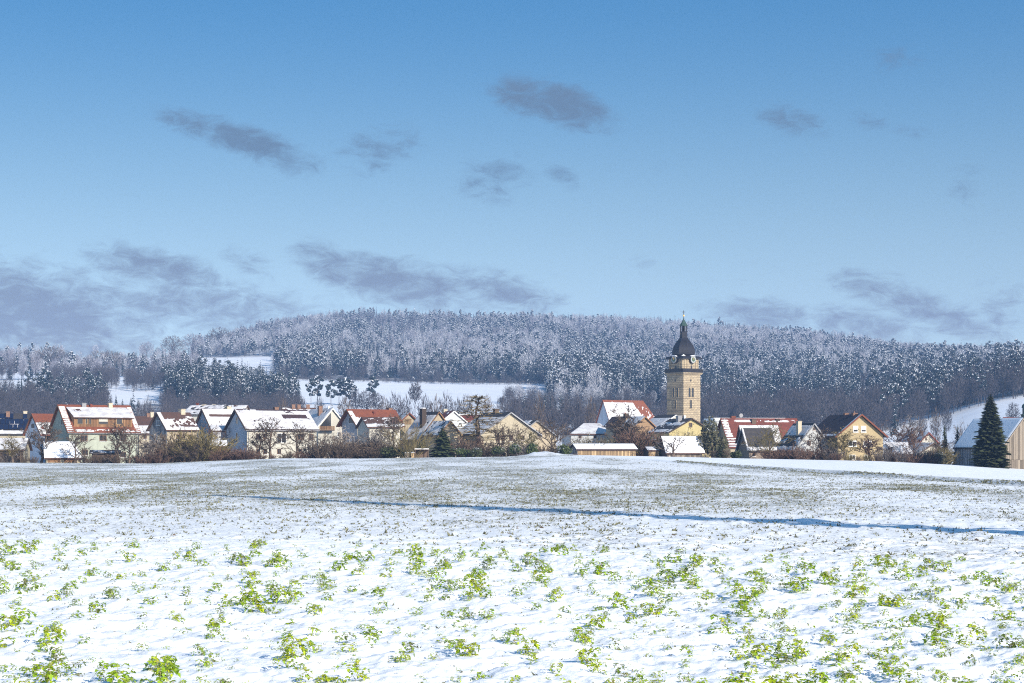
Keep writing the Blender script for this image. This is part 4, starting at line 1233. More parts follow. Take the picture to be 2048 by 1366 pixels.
    h.snow(0, .35, 26); h.snow(1, .4, 27); h.barge('white_paint', 0); h.chimney(870, 818, .9, mat='chimney_pale')
    h = House('house', 'distant low house with plain red roof behind the larch', 'house', 908, 470, 6, 842, 829, L=9, W=7, wall='plaster_white', roof='tile_red')
    h.snow(0, lambda a, t: .8 if t > .8 else .1, 28)
    # cream gable house at centre
    h = House('house', 'broad cream gable with dark roof behind bare orchard trees at centre', 'house', 962, 366, 29, 867, 826, kind='L', pl=912, pr=1076, wall='plaster_cream', roof='tile_dark', ov=.6)
    h.snow(0, lambda a, t: .72 if t < .8 else .1, 29); h.snow(1, .6, 30); h.barge('wood_grey', 0); h.chimney(992, 818, .9, mat='wood_dark')
    for px in (996, 1006, 1022): h.window('r', px, 876, 7, 12)
    h.window('r', 1045, 876, 8, 10)
    h = House('house', 'dark-roofed house with tan gable half hidden right of the broad cream gable', 'house', 1032, 402, 24, 872, 842, kind='L', pl=1010, pr=1112, wall='plaster_tan', roof='tile_dark')
    h.snow(0, .5, 31); h.snow(1, .55, 32); h.barge('wood_grey', 0); h.window('r', 1080, 870, 8, 8)
    # low white roof and small houses before the church
    h = House('house', 'low hipped house under an unbroken snow roof left of the church nave', 'house', 1142, 432, 10, 868, 848, pr=1226, W=10, wall='plaster_white', roof='tile_brown', hip=(4.0, 2.0))
    h.snow(0, 1.1, 33, .12)
    h.window('r', 1160, 874, 6, 6); h.window('r', 1190, 874, 6, 6)
    h = House('house', 'small tan gable with chimney in front of the church nave', 'house', 1240, 424, 24, 850, 834, kind='L', pl=1212, pr=1268, wall='plaster_tan', roof='tile_brown')
    h.snow(0, .3, 34); h.snow(1, .5, 35); h.chimney(1252, 827, .9, mat='wood_dark'); h.window('r', 1250, 845, 4, 6)
    h = House('house', 'small house with orange timber gable and bluish snow roof before the nave', 'house', 1266, 412, 26, 856, 834, kind='L', pl=1240, pr=1312, wall='plaster_orange', roof='tile_dark')
    h.snow(0, .75, 36); h.snow(1, .5, 37); h.barge('wood_brown', 0)
    h = House('house', 'house with wide blue-shadowed snow roof at the foot of the church tower', 'house', 1296, 416, 27, 867, 831, kind='L', pl=1262, pr=1404, wall='plaster_pale', roof='tile_dark')
    h.snow(0, lambda a, t: .78 if t < .84 else .1, 38); h.snow(1, .6, 39); h.barge('white_paint', 0)
    h = House('house', 'lemon yellow gable house with small attic window below the church tower', 'house', 1338, 386, 25, 864, 838, kind='L', pl=1300, pr=1426, wall='plaster_lemon', roof='tile_dark', ov=.55)
    h.snow(0, lambda a, t: .62 if (t < .2 or .5 < t < .75) else .25, 40); h.snow(1, .6, 41); h.barge('wood_dark', 0); h.chimney(1358, 831, .9, mat='metal_grey', back=1.2); h.chimney(1369, 831, .35, mat='white_paint', cap=False)
    h.window('r', 1381, 850, 7, 9, sill=False)
    # sheds on the field edge
    h = House('garden_shed', 'dark boarded garden shed with white snow roof behind the crooked apple tree', 'shed', 1334, 342, 18, 901.5, 874, pl=1319, pr=1404, wall='wood_dark', roof='tile_brown')
    h.tiled = False; h.snow(0, 1.1, 42, .13); h.cladding('r', 'wood_weathered', .3); h.cladding('l', 'wood_dark', .3)
    h = House('timber_shed', 'long low timber shed with slatted front and flat snow roof', 'shed', 1155, 343, 12, 899.5, 889.5, pl=1141, pr=1272, wall='wood_dark', roof='tile_plum', ov=.35)
    h.tiled = False; h.snow(0, 1.1, 43, .13); h.cladding('r', 'wood_tan', .26, .06, rnd=random.Random(9)); h.cladding('l', 'wood_grey', .3)
    h = House('hut', 'tiny plank hut with snow roof between the two sheds', 'hut', 1297, 344, 12, 902, 895.5, pl=1287, pr=1318, wall='wood_dark', roof='tile_brown', ov=.2)
    h.snow(0, 1.1, 44, .12); h.cladding('r', 'wood_tan', .26)
    # red roof block
    h = House('house', 'long red tiled house with melting stripes of snow on its left verge', 'house', 1461, 386, 11, 892, 838, pl=1432, pr=1608, W=11, wall='plaster_tan', roof='tile_red')
    h.snow(0, lambda a, t: (.62 + .3 * math.sin(t * 70)) if a < .10 - .02 * t or (a < .24 and t < .32) else (.50 if .86 < t < .93 else -.1), 45, step=.16); h.barge('wood_brown')
    h.chimney(1466, 832, .9, mat='tile_orange', back=-1.0, cap=False); h.chimney(1507, 838, .9, mat='wood_dark', back=.8); h.chimney(1555, 838, .8, mat='wood_dark', back=.4); h.antenna(1482, 828, True)
    h = House('flat_roofed_building', 'white flat-roofed building with snow edge behind the long red roof', 'building', 1430, 440, 6, 841, 841, pr=1566, W=10, wall='plaster_white', roof='snow', flat=True, thick=.6)
    h = House('cottage', 'low stone cottage with grey-brown roof and snow along eaves and ridge', 'cottage', 1498, 350, 14, 897, 858, pl=1477, pr=1549, wall='rubble', roof='tile_dark')
    h.snow(0, lambda a, t: .82 if t < .17 or a < .07 else -.1, 46, step=.2); h.barge('wood_grey'); h.window('r', 1508, 909, 6, 8); h.window('r', 1530, 909, 7, 8); h.window('l', 1487, 885, 5, 8)
    h = House('barn_annex', 'snow-capped annex roof rising behind the stone cottage', 'annex', 1488, 366, 12, 880, 852, pl=1476, pr=1558, wall='rubble', roof='tile_brown')
    h.snow(0, 1.0, 47)
    h = House('house', 'pale plank-gabled house with steep blue snow roof beside the stone cottage', 'house', 1589, 352, 19, 898, 848, kind='L', pl=1552, pr=1664, wall='plaster_white', roof='tile_dark')
    h.snow(0, lambda a, t: .75 if t < .18 or .55 < t < .9 else .42, 48); h.snow(1, .6, 49); h.barge('wood_grey', 0); h.chimney(1598, 842, .75, mat='chimney_pale', back=1.6)
    h.window('r', 1628, 858, 5, 6); h.window('l', 1572, 908, 8, 8); h.window('r', 1618, 886, 7, 10)
    # yellow gable house
    h = House('house', 'tall yellow gable house with dark plum roof and two chimneys', 'house', 1675, 350, 14, 869, 830, kind='L', pl=1618, pr=1766, wall='plaster_yellow', roof='tile_plum', ov=.7)
    h.snow(0, lambda a, t: .70 if t < .12 else (.9 if a < .03 else .12), 50); h.snow(1, .5, 51); h.barge('tile_orange', 0, .26); h.chimney(1692, 826, .8, back=-.2); h.chimney(1709, 826, .8, pot=True)
    for px in (1711, 1727): h.window('r', px, 858, 10, 12.5, 'white_paint', 1, .6)
    for px in (1704.5, 1735): h.window('r', px, 887, 16, 11.5, 'white_paint', 2, .12)
    h.window('r', 1704.5, 914, 12, 9, 'white_paint', 2); h.window('r', 1735, 914, 12, 9, 'white_paint', 2)
    # garage and small houses right of it
    h = House('garage', 'low snow-roofed garage right of the tall yellow gable house', 'garage', 1764, 356, 4, 908, 886, pr=1822, W=7, wall='plaster_cream', roof='tile_brown')
    h.snow(0, 1.0, 52); h.door('r', 1795, 916, 22, 12, 'wood_brown', 6)
    h = House('house', 'small cream gable with maroon snow-streaked roof near the tall spruce', 'house', 1838, 388, 16, 885, 866, kind='L', pl=1796, pr=1874, wall='plaster_pale', roof='tile_red')
    h.snow(0, .62, 53); h.snow(1, .5, 54); h.barge('tile_red', 0); h.chimney(1830, 860, .5, mat='metal_grey', back=1.0); h.window('r', 1852, 878, 3, 7)
    h = House('house', 'cream bungalow with broad snow roof low at the field edge near the barn', 'house', 1832, 362, 14, 911, 887, kind='L', pl=1800, pr=1900, wall='plaster_pale', roof='tile_brown', ov=.6)
    h.snow(0, 1.0, 55); h.snow(1, .8, 56); h.barge('wood_dark', 0); h.window('r', 1860, 905, 10, 7)
    # barn
    h = House('barn', 'big weathered plank barn with steep snow roof behind the tall spruce', 'barn', 2006, 331, 17, 893, 837, kind='L', pl=1911, pr=2086, wall='wood_dark', roof='tile_dark', ov=.35)
    h.tiled = False; h.snow(0, 1.1, 57, .14); h.snow(1, .9, 58); h.cladding('l', 'wood_grey', .34, .03, .52); h.cladding('r', 'wood_weathered', .40, .04, .45, rnd=random.Random(5)); h.downpipe('l', h.W - .1)  # left boards greyer: the shade of that side is in their colour
    h.barge('wood_weathered', 0)
    # turret house at the right edge
    h = House('chapel', 'red-roofed chapel with green copper turret at the right edge', 'chapel', 2020, 440, 0, 862, 836, kind='R', L=14, W=9, wall='plaster_cream', roof='tile_red')
    h.snow(0, .4, 59)
    tur = MB(); cx, cy = h.L * .42, h.W / 2
    (x, y, z), t = h.hit('r', 2050, 835)
    tur.lathe([(1.25, h.zr - 1.2), (1.25, h.zr + .6), (1.5, h.zr + .65), (1.5, h.zr + .8), (.95, h.zr + .95), (.95, h.zr + 2.3), (1.15, h.zr + 2.4), (1.0, h.zr + 3.0), (.5, h.zr + 3.5), (.12, h.zr + 4.2), (.03, h.zr + 5.4)], 8)
    tur.build('turret', 'copper_green', h.roof, loc=(5.0, cy, 0))


def dormer(h, a0, a1, t0, t1):
    """a long shed dormer with boarded front on slope 0 of an R house"""
    f0, f1 = h.slope_pt(0, a0, t0), h.slope_pt(0, a1, t0); b1 = h.slope_pt(0, a0, t1)
    x0, x1 = f0[0], f1[0]; yf, zf = f0[1], f0[2]; yb, zb = b1[1], b1[2]
    zt = zf + (zb - zf) * .52
    mb = MB()
    mb.add([(x0, yf, zf - .1), (x1, yf, zf - .1), (x1, yf, zt), (x0, yf, zt), (x0, yb, zb), (x1, yb, zb)], [(0, 1, 2, 3), (0, 3, 4), (1, 5, 2)])
    d = mb.build('dormer', 'wood_brown', h.root)
    n = 44; w = (x1 - x0) / n
    for i in range(n):
        mb = MB(); mb.box(x0 + i * w + .012, x0 + (i + 1) * w - .012, yf - .03, yf - .003, zf - .05, zt - .02); mb.build('plank', 'wood_brown', d)
    mb = MB(); o = .3; sl = (zb - zt) / (yb - yf); A = [(x0 - o, yf - .5, zt - .5 * sl), (x1 + o, yf - .5, zt - .5 * sl), (x1 + o, yb, zb), (x0 - o, yb, zb)]
    mb.add([(x, y, z + .02) for x, y, z in A] + [(x, y, z + .16) for x, y, z in A], [(3, 2, 1, 0), (4, 5, 6, 7), (0, 1, 5, 4), (1, 2, 6, 5), (2, 3, 7, 6), (3, 0, 4, 7)])
    mb.build('dormer_roof', 'tile_brown', d)
    na, nt = 60, 14; ga, gt = np.meshgrid(np.linspace(0.005, .995, na + 1), np.linspace(0, 1, nt + 1))
    hole = ((ga > .10) & (ga < .21) & (gt > .62) & (gt < .86)) & (fbm(ga * 40, gt * 9, 2, 5) > .45)
    X = x0 - o + (x1 - x0 + 2 * o) * ga; Y = yf - .5 + (yb - yf + .5) * gt; Zs = zt - .5 * sl + (Y - yf + .5) * sl + .16 + np.where(hole, -.05, .09 + .04 * fbm(ga * 20, gt * 6, 3, 7)) * sstep(-.01, .04, np.minimum(gt, np.minimum(ga, 1 - ga) * 4) + .005)
    i = (np.arange(nt)[:, None] * (na + 1) + np.arange(na)[None]).ravel()
    link_mesh('snow_cover', fast_mesh('snow_cover', np.stack([X.ravel(), Y.ravel(), Zs.ravel()], 1), np.stack([i, i + 1, i + na + 2, i + na + 1], 1), 'roof_snow', smooth=True), d)
    ln = x1 - x0
    for c, ww, sh in ((.10, 1.1, 0), (.21, .5, 0), (.27, .5, 0), (.50, 1.9, .6), (.78, 1.2, 0)):
        xa, xb, za, zb_ = x0 + ln * c - ww / 2, x0 + ln * c + ww / 2, zf + .45, zt - .12
        mb = MB()
        for q in ((xa, xb, za, za + .08), (xa, xb, zb_ - .08, zb_), (xa, xa + .08, za + .08, zb_ - .08), (xb - .08, xb, za + .08, zb_ - .08)): mb.box(q[0], q[1], yf - .09, yf - .03, q[2], q[3])
        mb.box(xa + .08, xb - .08, yf - .05, yf - .034, za + .08, zb_ - .08, 1)
        if sh: mb.box(xa + .08, xb - .08, yf - .07, yf - .052, zb_ - .08 - (zb_ - za - .16) * sh, zb_ - .08, 2)
        mb.build('window', ['wood_tan', 'glass', 'plaster_pale'], d)


village()


# ------------------------------------------------------------------ the church
def church():
    d = 560.0; zp = lambda py: float(Zp(py, d)); g0 = h1(float(U(1366)) * d, d)
    th = math.radians(44.5 - math.degrees(math.atan(float(U(1367)))))        # the near corner faces the camera
    C = Vector((float(U(1367)) * d, d)); side = 6.95
    root = empty('church', (C.x, C.y, g0 - .3), th); Zo = g0 - .3
    tag(root, 'sandstone church tower with dark onion dome and clock faces, snow-roofed nave beside it', 'church')
    c, sn = math.cos(th), math.sin(th)
    def hit(face, px, py):
        ray = Vector((float(U(px)), 1.0)); n = Vector((sn, -c)) if face == 'r' else Vector((-c, -sn))
        t = C.dot(n) / ray.dot(n); w = ray * t - C
        return (w.x * c + w.y * sn if face == 'r' else -w.x * sn + w.y * c), float(Zp(py, t)) - Zo
    z = lambda py: zp(py) - Zo
    ztop = z(748)
    mb = MB(); mb.box(0, side, 0, side, 0, ztop); shaft = mb.build('tower_shaft', 'sandstone', root)
    for py in (772, 796, 818.5):
        mb = MB(); mb.box(-.12, side + .12, -.12, side + .12, z(py) - .12, z(py) + .12); mb.build('string_course', 'sandstone', shaft)
    def arch(face, px, py0, py1, w, mat='glass', surround=True, n=8):
        a, zt = hit(face, px, py0); _, zb = hit(face, px, py1); hw = w / 2; zs = zt - hw
        prof = lambda e: [(a - hw - e, zb - e * .5), (a + hw + e, zb - e * .5)] + [(a + (hw + e) * math.cos(math.pi * k / n), zs + (hw + e) * 1.15 * math.sin(math.pi * k / n)) for k in range(n + 1)]
        pt = (lambda q, o: (q[0], -o, q[1])) if face == 'r' else (lambda q, o: (-o, q[0], q[1]))
        inn, outr = prof(0), prof(.16); m_ = len(inn)
        mb = MB(); mb.add([pt(q, .10) for q in outr] + [pt(q, .10) for q in inn] + [pt(q, .004) for q in outr] + [pt(q, .004) for q in inn],
                          [(i, (i + 1) % m_, m_ + (i + 1) % m_, m_ + i) for i in range(m_)] + [(2 * m_ + i, i, (i + 1) % m_, 2 * m_ + (i + 1) % m_)[::-1] for i in range(m_)] + [(m_ + i, m_ + (i + 1) % m_, 3 * m_ + (i + 1) % m_, 3 * m_ + i) for i in range(m_)])
        mb.add([pt(q, .012) for q in inn], [tuple(range(m_))], 1)
        mb.build('arched_window', ['sandstone', mat], shaft)
    for face, pair, single in (('l', (1346.8, 1354.6), 1350.4), ('r', (1378.8, 1385.2), 1381.5)):
        for px in pair: arch(face, px, 776, 794, .78)
        arch(face, single, 800, 816.5, .72)
        a, zz = hit(face, single, 761); mb = MB()
        if face == 'r': mb.box(a - .25, a + .25, -.03, -.004, zz - .3, zz + .3)
        else: mb.box(-.03, -.004, a - .25, a + .25, zz - .3, zz + .3)
        mb.build('slit_window', 'black_iron', shaft)
    # gallery: corbel slab and iron balustrade
    mb = MB(); m = side / 2; e = .52
    mb.add([], []); mb.box(-.35, side + .35, -.35, side + .35, ztop, ztop + .28); mb.box(-e, side + e, -e, side + e, ztop + .285, ztop + .5)
    gal = mb.build('gallery', 'sandstone', root)
    zb = ztop + .5; zt = z(737.5)
    mb = MB()
    for (x0, y0, x1, y1) in ((-e, -e, side + e, -e), (side + e, -e, side + e, side + e), (side + e, side + e, -e, side + e), (-e, side + e, -e, -e)):
        for zz in (zb + .12, zt): mb.bar((x0, y0, zz), (x1, y1, zz), .1, .14)
    mb.build('gallery_rail', 'black_iron', gal)
    for k in range(4):
        for i in range(30):
            f = -e + (side + 2 * e) * (i + .5) / 30; x, y = ((f, -e), (side + e, f), (f, side + e), (-e, f))[k]
            if k in (1, 2): continue
            mb = MB(); mb.box(x - .075, x + .075, y - .075, y + .075, zb, zt); mb.build('baluster', 'black_iron', gal)
    # chamfered clock stage
    ins, ch = .22, .38; zs0, zs1 = ztop + .5, z(717)
    def octo(i, cchm): a, b = i, side - i; return [(a + cchm, a), (b - cchm, a), (b, a + cchm), (b, b - cchm), (b - cchm, b), (a + cchm, b), (a, b - cchm), (a, a + cchm)]
    def prism(mb, p0, z0, p1, z1, mi=0, cap=True):
        n = len(p0); mb.add([(x, y, z0) for x, y in p0] + [(x, y, z1) for x, y in p1], [(i, (i + 1) % n, n + (i + 1) % n, n + i) for i in range(n)] + ([tuple(range(n, 2 * n)), tuple(range(n))[::-1]] if cap else []), mi)
    mb = MB(); prism(mb, octo(ins, ch), zs0, octo(ins, ch), zs1); stage = mb.build('clock_stage', 'sandstone', root)
    for face in 'lr':
        for a in (ins + ch + .2, ins + ch + 1.1, side - ins - ch - 1.1, side - ins - ch - .2):
            mb = MB(); q = (a - .16, a + .16, ins - .14, ins - .003)
            mb.box(*(q if face == 'r' else (q[2], q[3], q[0], q[1])), zs0, zs1); mb.build('pilaster', 'sandstone', stage)
        a = m; mb = MB(); q = (a - .27, a + .27, ins - .04, ins - .003); mb.box(*(q if face == 'r' else (q[2], q[3], q[0], q[1])), zs0 + 1.0, zs0 + 2.1); mb.build('slit_window', 'black_iron', stage)
    # skirt roof, dome, lantern, cap
    mb = MB(); e2 = -.5
    prism(mb, octo(e2, .2), zs1, octo(e2 + .03, .2), zs1 + .26)
    mid = octo(.55, 1.55); mb2 = [((x - m) * 1.0 + m, (y - m) * 1.0 + m) for x, y in mid]
    prism(mb, octo(e2 + .03, .2), zs1 + .262, octo(-.1, .35), zs1 + .7, cap=False); prism(mb, octo(-.1, .35), zs1 + .7, octo(.55, 1.0), z(710.5), cap=False); prism(mb, octo(.55, 1.0), z(710.5), octo(.85, 1.55), z(707.5), cap=True)
    skirt = mb.build('skirt_roof', 'copper_dark', root)
    prof = [(3.50, z(708.2)), (3.62, z(704)), (3.55, z(699)), (3.32, z(694)), (2.96, z(689)), (2.48, z(684)), (1.98, z(680)), (1.55, z(676.5)), (1.25, z(673.5)), (1.14, z(670))]
    mb = MB(); mb.lathe(prof, 8, math.pi / 8); mb.build('dome', 'copper_dark', root, loc=(m, m, 0))
    mb = MB(); mb.lathe([(1.16, z(670)), (1.12, z(662)), (1.26, z(661.6)), (1.26, z(661))], 8, math.pi / 8); lan = mb.build('lantern', 'copper_dark', root, loc=(m, m, 0))
    for k in range(8):
        a = math.pi / 8 + k * math.pi / 4; mb = MB(); mb.box(-.13, .13, -.13, .13, z(661), z(650)); mb.build('post', 'copper_dark', lan, loc=(1.0 * math.cos(a), 1.0 * math.sin(a), 0), rz=a)
    mb = MB(); mb.lathe([(.5, z(661)), (.5, z(650))], 6); mb.build('bell_frame', 'black_iron', lan)
    mb = MB(); mb.lathe([(1.2, z(650)), (1.3, z(648.8)), (1.1, z(646.5)), (.78, z(643.5)), (.5, z(640.5)), (.26, z(637.5)), (.12, z(634)), (.07, z(630.5))], 8, math.pi / 8); mb.build('lantern_cap', 'copper_green', root, loc=(m, m, 0))
    mb = MB(); r = .30; zc = z(629); mb.lathe([(.02, zc - r), (.2, zc - .22), (.30, zc), (.2, zc + .22), (.02, zc + r)], 10); mb.build('gilt_ball', 'gilt', root, smooth=True, loc=(m, m, 0))
    mb = MB(); zc = z(627); zt2 = z(618.5); mb.bar((m, m, zc), (m, m, zt2), .12, .12); q = zc + (zt2 - zc) * .62; mb.bar((m - .38, m + .38, q), (m + .38, m - .38, q), .12, .12); mb.build('cross', 'black_iron', root)
    # clocks on the two faces, breaking through the eaves under a small hood
    zc = z(718.5); R = 1.02
    for face in 'lr':
        o = .78
        def disc(r0, o0, o1, name, mat, parent, n=20):
            mb = MB(); mb.lathe([(r0, o0), (r0, o1)], n)
            mb.v = [((m + v[0], ins - v[2], zc + v[1]) if face == 'r' else (ins - v[2], m + v[0], zc + v[1])) for v in mb.v]
            return mb.build(name, mat, parent)
        hood = disc(R + .14, 0.0, o, 'clock_hood', 'copper_dark', root)
        fc = disc(R, o + .003, o + .05, 'clock_face', 'clock_white', hood); disc(R * .62, o + .054, o + .075, 'clock_centre', 'clock_green', hood)
        mb = MB()
        for ang, ln in ((math.radians(60), .55), (math.radians(-25), .85)):
            p0, p1 = (0, 0), (math.sin(ang) * ln, math.cos(ang) * ln)
            f = (lambda q: (m + q[0], ins - o - .10, zc + q[1])) if face == 'r' else (lambda q: (ins - o - .10, m - q[0], zc + q[1]))
            mb.bar(f(p0), f(p1), .09, .04)
        mb.build('clock_hands', 'gilt', hood)
        for k in range(12):
            ang = k * math.pi / 6; q0, q1 = (math.sin(ang) * .74, math.cos(ang) * .74), (math.sin(ang) * .94, math.cos(ang) * .94); mb = MB(); 
            f = (lambda q: (m + q[0], ins - o - .065, zc + q[1])) if face == 'r' else (lambda q: (ins - o - .065, m - q[0], zc + q[1]))
            mb.bar(f(q0), f(q1), .08, .03); mb.build('hour_mark', 'black_iron', hood)
        mb = MB(); zz = zc + R + .2
        for i in range(9):
            t0 = math.radians(50 + 80 * i / 9); t1 = math.radians(50 + 80 * (i + 1) / 9)
            P_ = [(math.cos(t) * rr, math.sin(t) * rr) for t in (t0, t1) for rr in (R + .145, R + .27)]
            f = (lambda q, oo: (m + q[0], ins - oo, zc + q[1])) if face == 'r' else (lambda q, oo: (ins - oo, m + q[0], zc + q[1]))
            mb.add([f(q, .1) for q in P_] + [f(q, o) for q in P_], [(4, 5, 7, 6), (1, 3, 7, 5), (0, 1, 5, 4), (2, 6, 7, 3)])
        mb.build('snow_cap', 'snow', hood)
    # snow in the valley between the two hoods
    mb = MB(); a = .35
    mb.add([(.15, 1.15, zs1 + .78), (1.15, .15, zs1 + .78), (.98, .98, zs1 + 1.35), (-.1, -.1, zs1 + .28)], [(3, 1, 2), (3, 2, 0)]); mb.build('snow_patch', 'snow', skirt)
    # nave
    n = House('nave', None, None, 1228, 548, 36, 866, 801, pl=1187, pr=1333, wall='plaster_shade_blue', roof='tile_orange', hip=(0, 5.0))  # nave walls have blue shade in their plaster colour
    n.snow(0, lambda a, t: (.80 if t < .94 else .3) if a + .10 * t < .80 else .40, 60, step=.4)
    nav = n.root; loc = Matrix.Translation((C.x, C.y, Zo)) @ Matrix.Rotation(th, 4, 'Z')
    mw = Matrix.Translation((n.C.x, n.d, n.z0)) @ Matrix.Rotation(n.th, 4, 'Z')
    rel = loc.inverted() @ mw
    kids = list(nav.children)
    for k in kids:
        k.parent = root; k.matrix_local = rel.copy(); k.name = 'nave_' + k.name.split('.')[0]
    bpy.data.objects.remove(nav)


church()
# ------------------------------------------------------------------ single trees and shrubs
MESHES = {}


def tree_meshes(key, fn, tmat, cmats):
    """trunk and crown meshes of one tree shape, built once"""
    if key not in MESHES:
        T, C = fn()
        MESHES[key] = (T.mesh('trunk', tmat) if T else None, C.mesh('crown', cmats))
    return MESHES[key]


def place(name, label, cat, px, d, meshes, sx, sz, group=None, rz=None, dz=0.0):
    x = float(U(px)) * d
    o = empty(name, (x, d, h1(x, d) + dz), RNG.uniform(0, 6.28) if rz is None else rz)
    o.scale = (sx, sx, sz); tag(o, label, cat, group)
    if meshes[0]: link_mesh('trunk', meshes[0], o)
    link_mesh('crown', meshes[1], o)
    return o


def scale_to(px, top, d, h0):
    x = float(U(px)) * d; return (float(Zp(top, d)) - h1(x, d)) / h0


def larch(seed, h, rad):
    r = random.Random(seed); C = Cloud()
    for k in range(64):
        t = .2 + .8 * (k + r.random()) / 64; R = rad * (1.02 - t) ** .85 * r.uniform(.5, 1.05) + .1; az = k * 2.4 + r.uniform(-.4, .4)
        p = Vector((0, 0, h * t)); d = Vector((math.cos(az), math.sin(az), r.uniform(-.08, .25) + 2.2 * max(0, t - .72))).normalized(); q = p
        for s in range(4):
            d = (d + Vector((0, 0, r.uniform(-.12, .12))) + rvec(r) * .12).normalized(); q2 = q + d * R / 4
            C.ribbon(q, q2, .04 - s * .007, .033 - s * .007, r, 0)
            for _ in range(4):
                e = q.lerp(q2, r.random()); dd = (d * .6 + rvec(r) * .7 + Vector((0, 0, -.25))).normalized(); C.ribbon(e, e + dd * r.uniform(.15, .45), .03, .012, r, 0)
            q = q2
    return C


BARE = {}
for i in range(6):
    BARE['open', i] = (lambda i=i: bare_tree(200 + i, 6.5, 4.6, .22, 9, 760, .45, .040, .19))
    BARE['round', i] = (lambda i=i: bare_tree(220 + i, 6.5, 6.2, .20, 11, 900, .30, .040, .21))
    BARE['tall', i] = (lambda i=i: bare_tree(240 + i, 6.5, 3.2, .25, 10, 600, .65, .036, .15))
BARE['larch', 0] = lambda: (trunk(8.0, .17, 3), larch(260, 8.0, 2.6))
BARE['apple', 0] = lambda: bare_tree(272, 6.5, 7.5, .16, 7, 420, .25, .045, .30, snow=.35)
BARE['apple', 1] = lambda: bare_tree(277, 6.5, 8.0, .2, 8, 700, .2, .045, .28, snow=.15)


def bare(shape, var, px, top, d, width, mat, label, group=None, name='bare_tree', cmat2='snow_clump'):
    key = (shape, var, mat)
    ms = tree_meshes(key, BARE[shape, var], 'bark_brown' if mat != 'twig_pale' else 'twig_pale', [mat, cmat2])
    sz = scale_to(px, top, d, 6.5 if shape != 'larch' else 8.0)
    if key not in WID:
        n = len(ms[1].vertices); co = np.zeros(n * 3, np.float32); ms[1].vertices.foreach_get('co', co); co = co.reshape(-1, 3)
        WID[key] = (np.percentile(np.abs(co[:, 0]), 88) + np.percentile(np.abs(co[:, 1]), 88)) , co[:, 2].max()
    sz = sz * (6.5 if shape != 'larch' else 8.0) / WID[key][1]
    sx = (width / F * d) / WID[key][0]
    place(name, label, 'tree', px, d, ms, sx, sz, group)


WID = {}
bare('open', 0, 83, 836, 344, 62, 'twig_brown', 'bare tree with grey trunk between the solar house and the green house')
bare('open', 1, 152, 853, 337, 42, 'twig_brown', 'slim leafless tree before the snow-roofed double garage')
bare('open', 2, 237, 838, 338, 52, 'twig_brown', 'forked bare tree before the right windows of the green house', name='bare_tree')
bare('round', 3, 259, 848, 338, 56, 'twig_brown', 'spreading bare tree at the right corner of the green house')
bare('tall', 0, 26, 868, 338, 26, 'twig_olive', 'thin yellowish sapling before the outbuilding at the left edge')
bare('apple', 1, 42, 876, 338, 26, 'twig_brown', 'knobbly pollarded tree before the outbuilding at the left edge')
bare('tall', 1, 307, 862, 339, 30, 'twig_pale', 'pale birch-like tree before the grey boarded gable')
bare('tall', 2, 290, 880, 337, 24, 'twig_grey', 'small pale sapling right of the green house')
bare('round', 1, 420, 836, 358, 62, 'twig_red', 'reddish fruit tree before the narrow blue-shaded gable')
bare('open', 3, 540, 833, 340, 68, 'twig_brown', 'bare tree standing before the middle of the long white-roofed house')
bare('tall', 3, 515, 846, 339, 34, 'twig_brown', 'slender bare tree before the left windows of the long white-roofed house')
bare('open', 4, 596, 842, 341, 50, 'twig_brown', 'bare tree before the right windows of the long white-roofed house')
bare('round', 5, 645, 858, 340, 60, 'twig_brown', 'dense bare tree before the white gable with shaded balcony')
bare('tall', 4, 680, 850, 341, 40, 'twig_pale', 'pale-stemmed bare tree below the white gable')
bare('round', 2, 745, 852, 342, 70, 'twig_grey', 'greyish spreading bare tree before the red-brown house')
bare('open', 5, 790, 822, 352, 56, 'twig_brown', 'bare brown tree rising before the cream gable with orange shutters')
bare('larch', 0, 955, 788, 356, 80, 'twig_gold', 'tall bare golden-brown larch with level branches at centre', name='larch_tree')
bare('open', 1, 1002, 835, 350, 44, 'twig_brown', 'orchard tree with dark forked stem before the broad cream gable')
bare('round', 4, 1030, 838, 349, 56, 'twig_brown', 'orchard tree before the middle of the broad cream gable')
bare('round', 0, 1103, 836, 346, 76, 'twig_brown', 'dense rounded brown fruit tree left of the long timber shed')
bare('open', 0, 1062, 858, 344, 40, 'twig_olive', 'small bare tree beside the snow heap')
bare('apple', 1, 1180, 862, 348, 64, 'twig_olive', 'snow-streaked apple tree behind the long timber shed')
bare('tall', 1, 1232, 804, 404, 56, 'twig_brown', 'tall bare tree silhouetted on the snowy church nave roof')
bare('tall', 3, 1264, 806, 402, 52, 'twig_brown', 'second tall bare tree before the nave, nearer the tower')
bare('apple', 0, 1345, 862, 337, 72, 'bark_brown', 'crooked apple tree with thick bent stem before the dark garden shed')
bare('apple', 1, 1376, 846, 348, 60, 'twig_olive', 'gnarled fruit tree before the lemon yellow gable')
bare('round', 3, 1540, 842, 343, 66, 'twig_olive', 'olive-brown bare tree before the low stone cottage')
bare('round', 1, 1646, 846, 345, 84, 'twig_brown', 'dense bare tree between the plank gable and the yellow house')
bare('tall', 5, 1692, 852, 341, 36, 'twig_olive', 'slender bare tree before the left windows of the yellow gable house')
bare('tall', 0, 1742, 866, 341, 40, 'twig_red', 'reddish sapling before the right windows of the yellow gable house')
bare('round', 5, 1795, 838, 366, 76, 'twig_red', 'reddish-brown bare tree right of the yellow gable house')
bare('open', 4, 1776, 884, 342, 40, 'twig_grey', 'small grey fruit tree before the low garage')
bare('round', 2, 1830, 846, 352, 62, 'twig_red', 'bare bushy tree before the maroon-roofed small house')
bare('open', 3, 1830, 826, 470, 46, 'twig_grey', 'grey bare tree against the snowy slope left of the tall spruce')
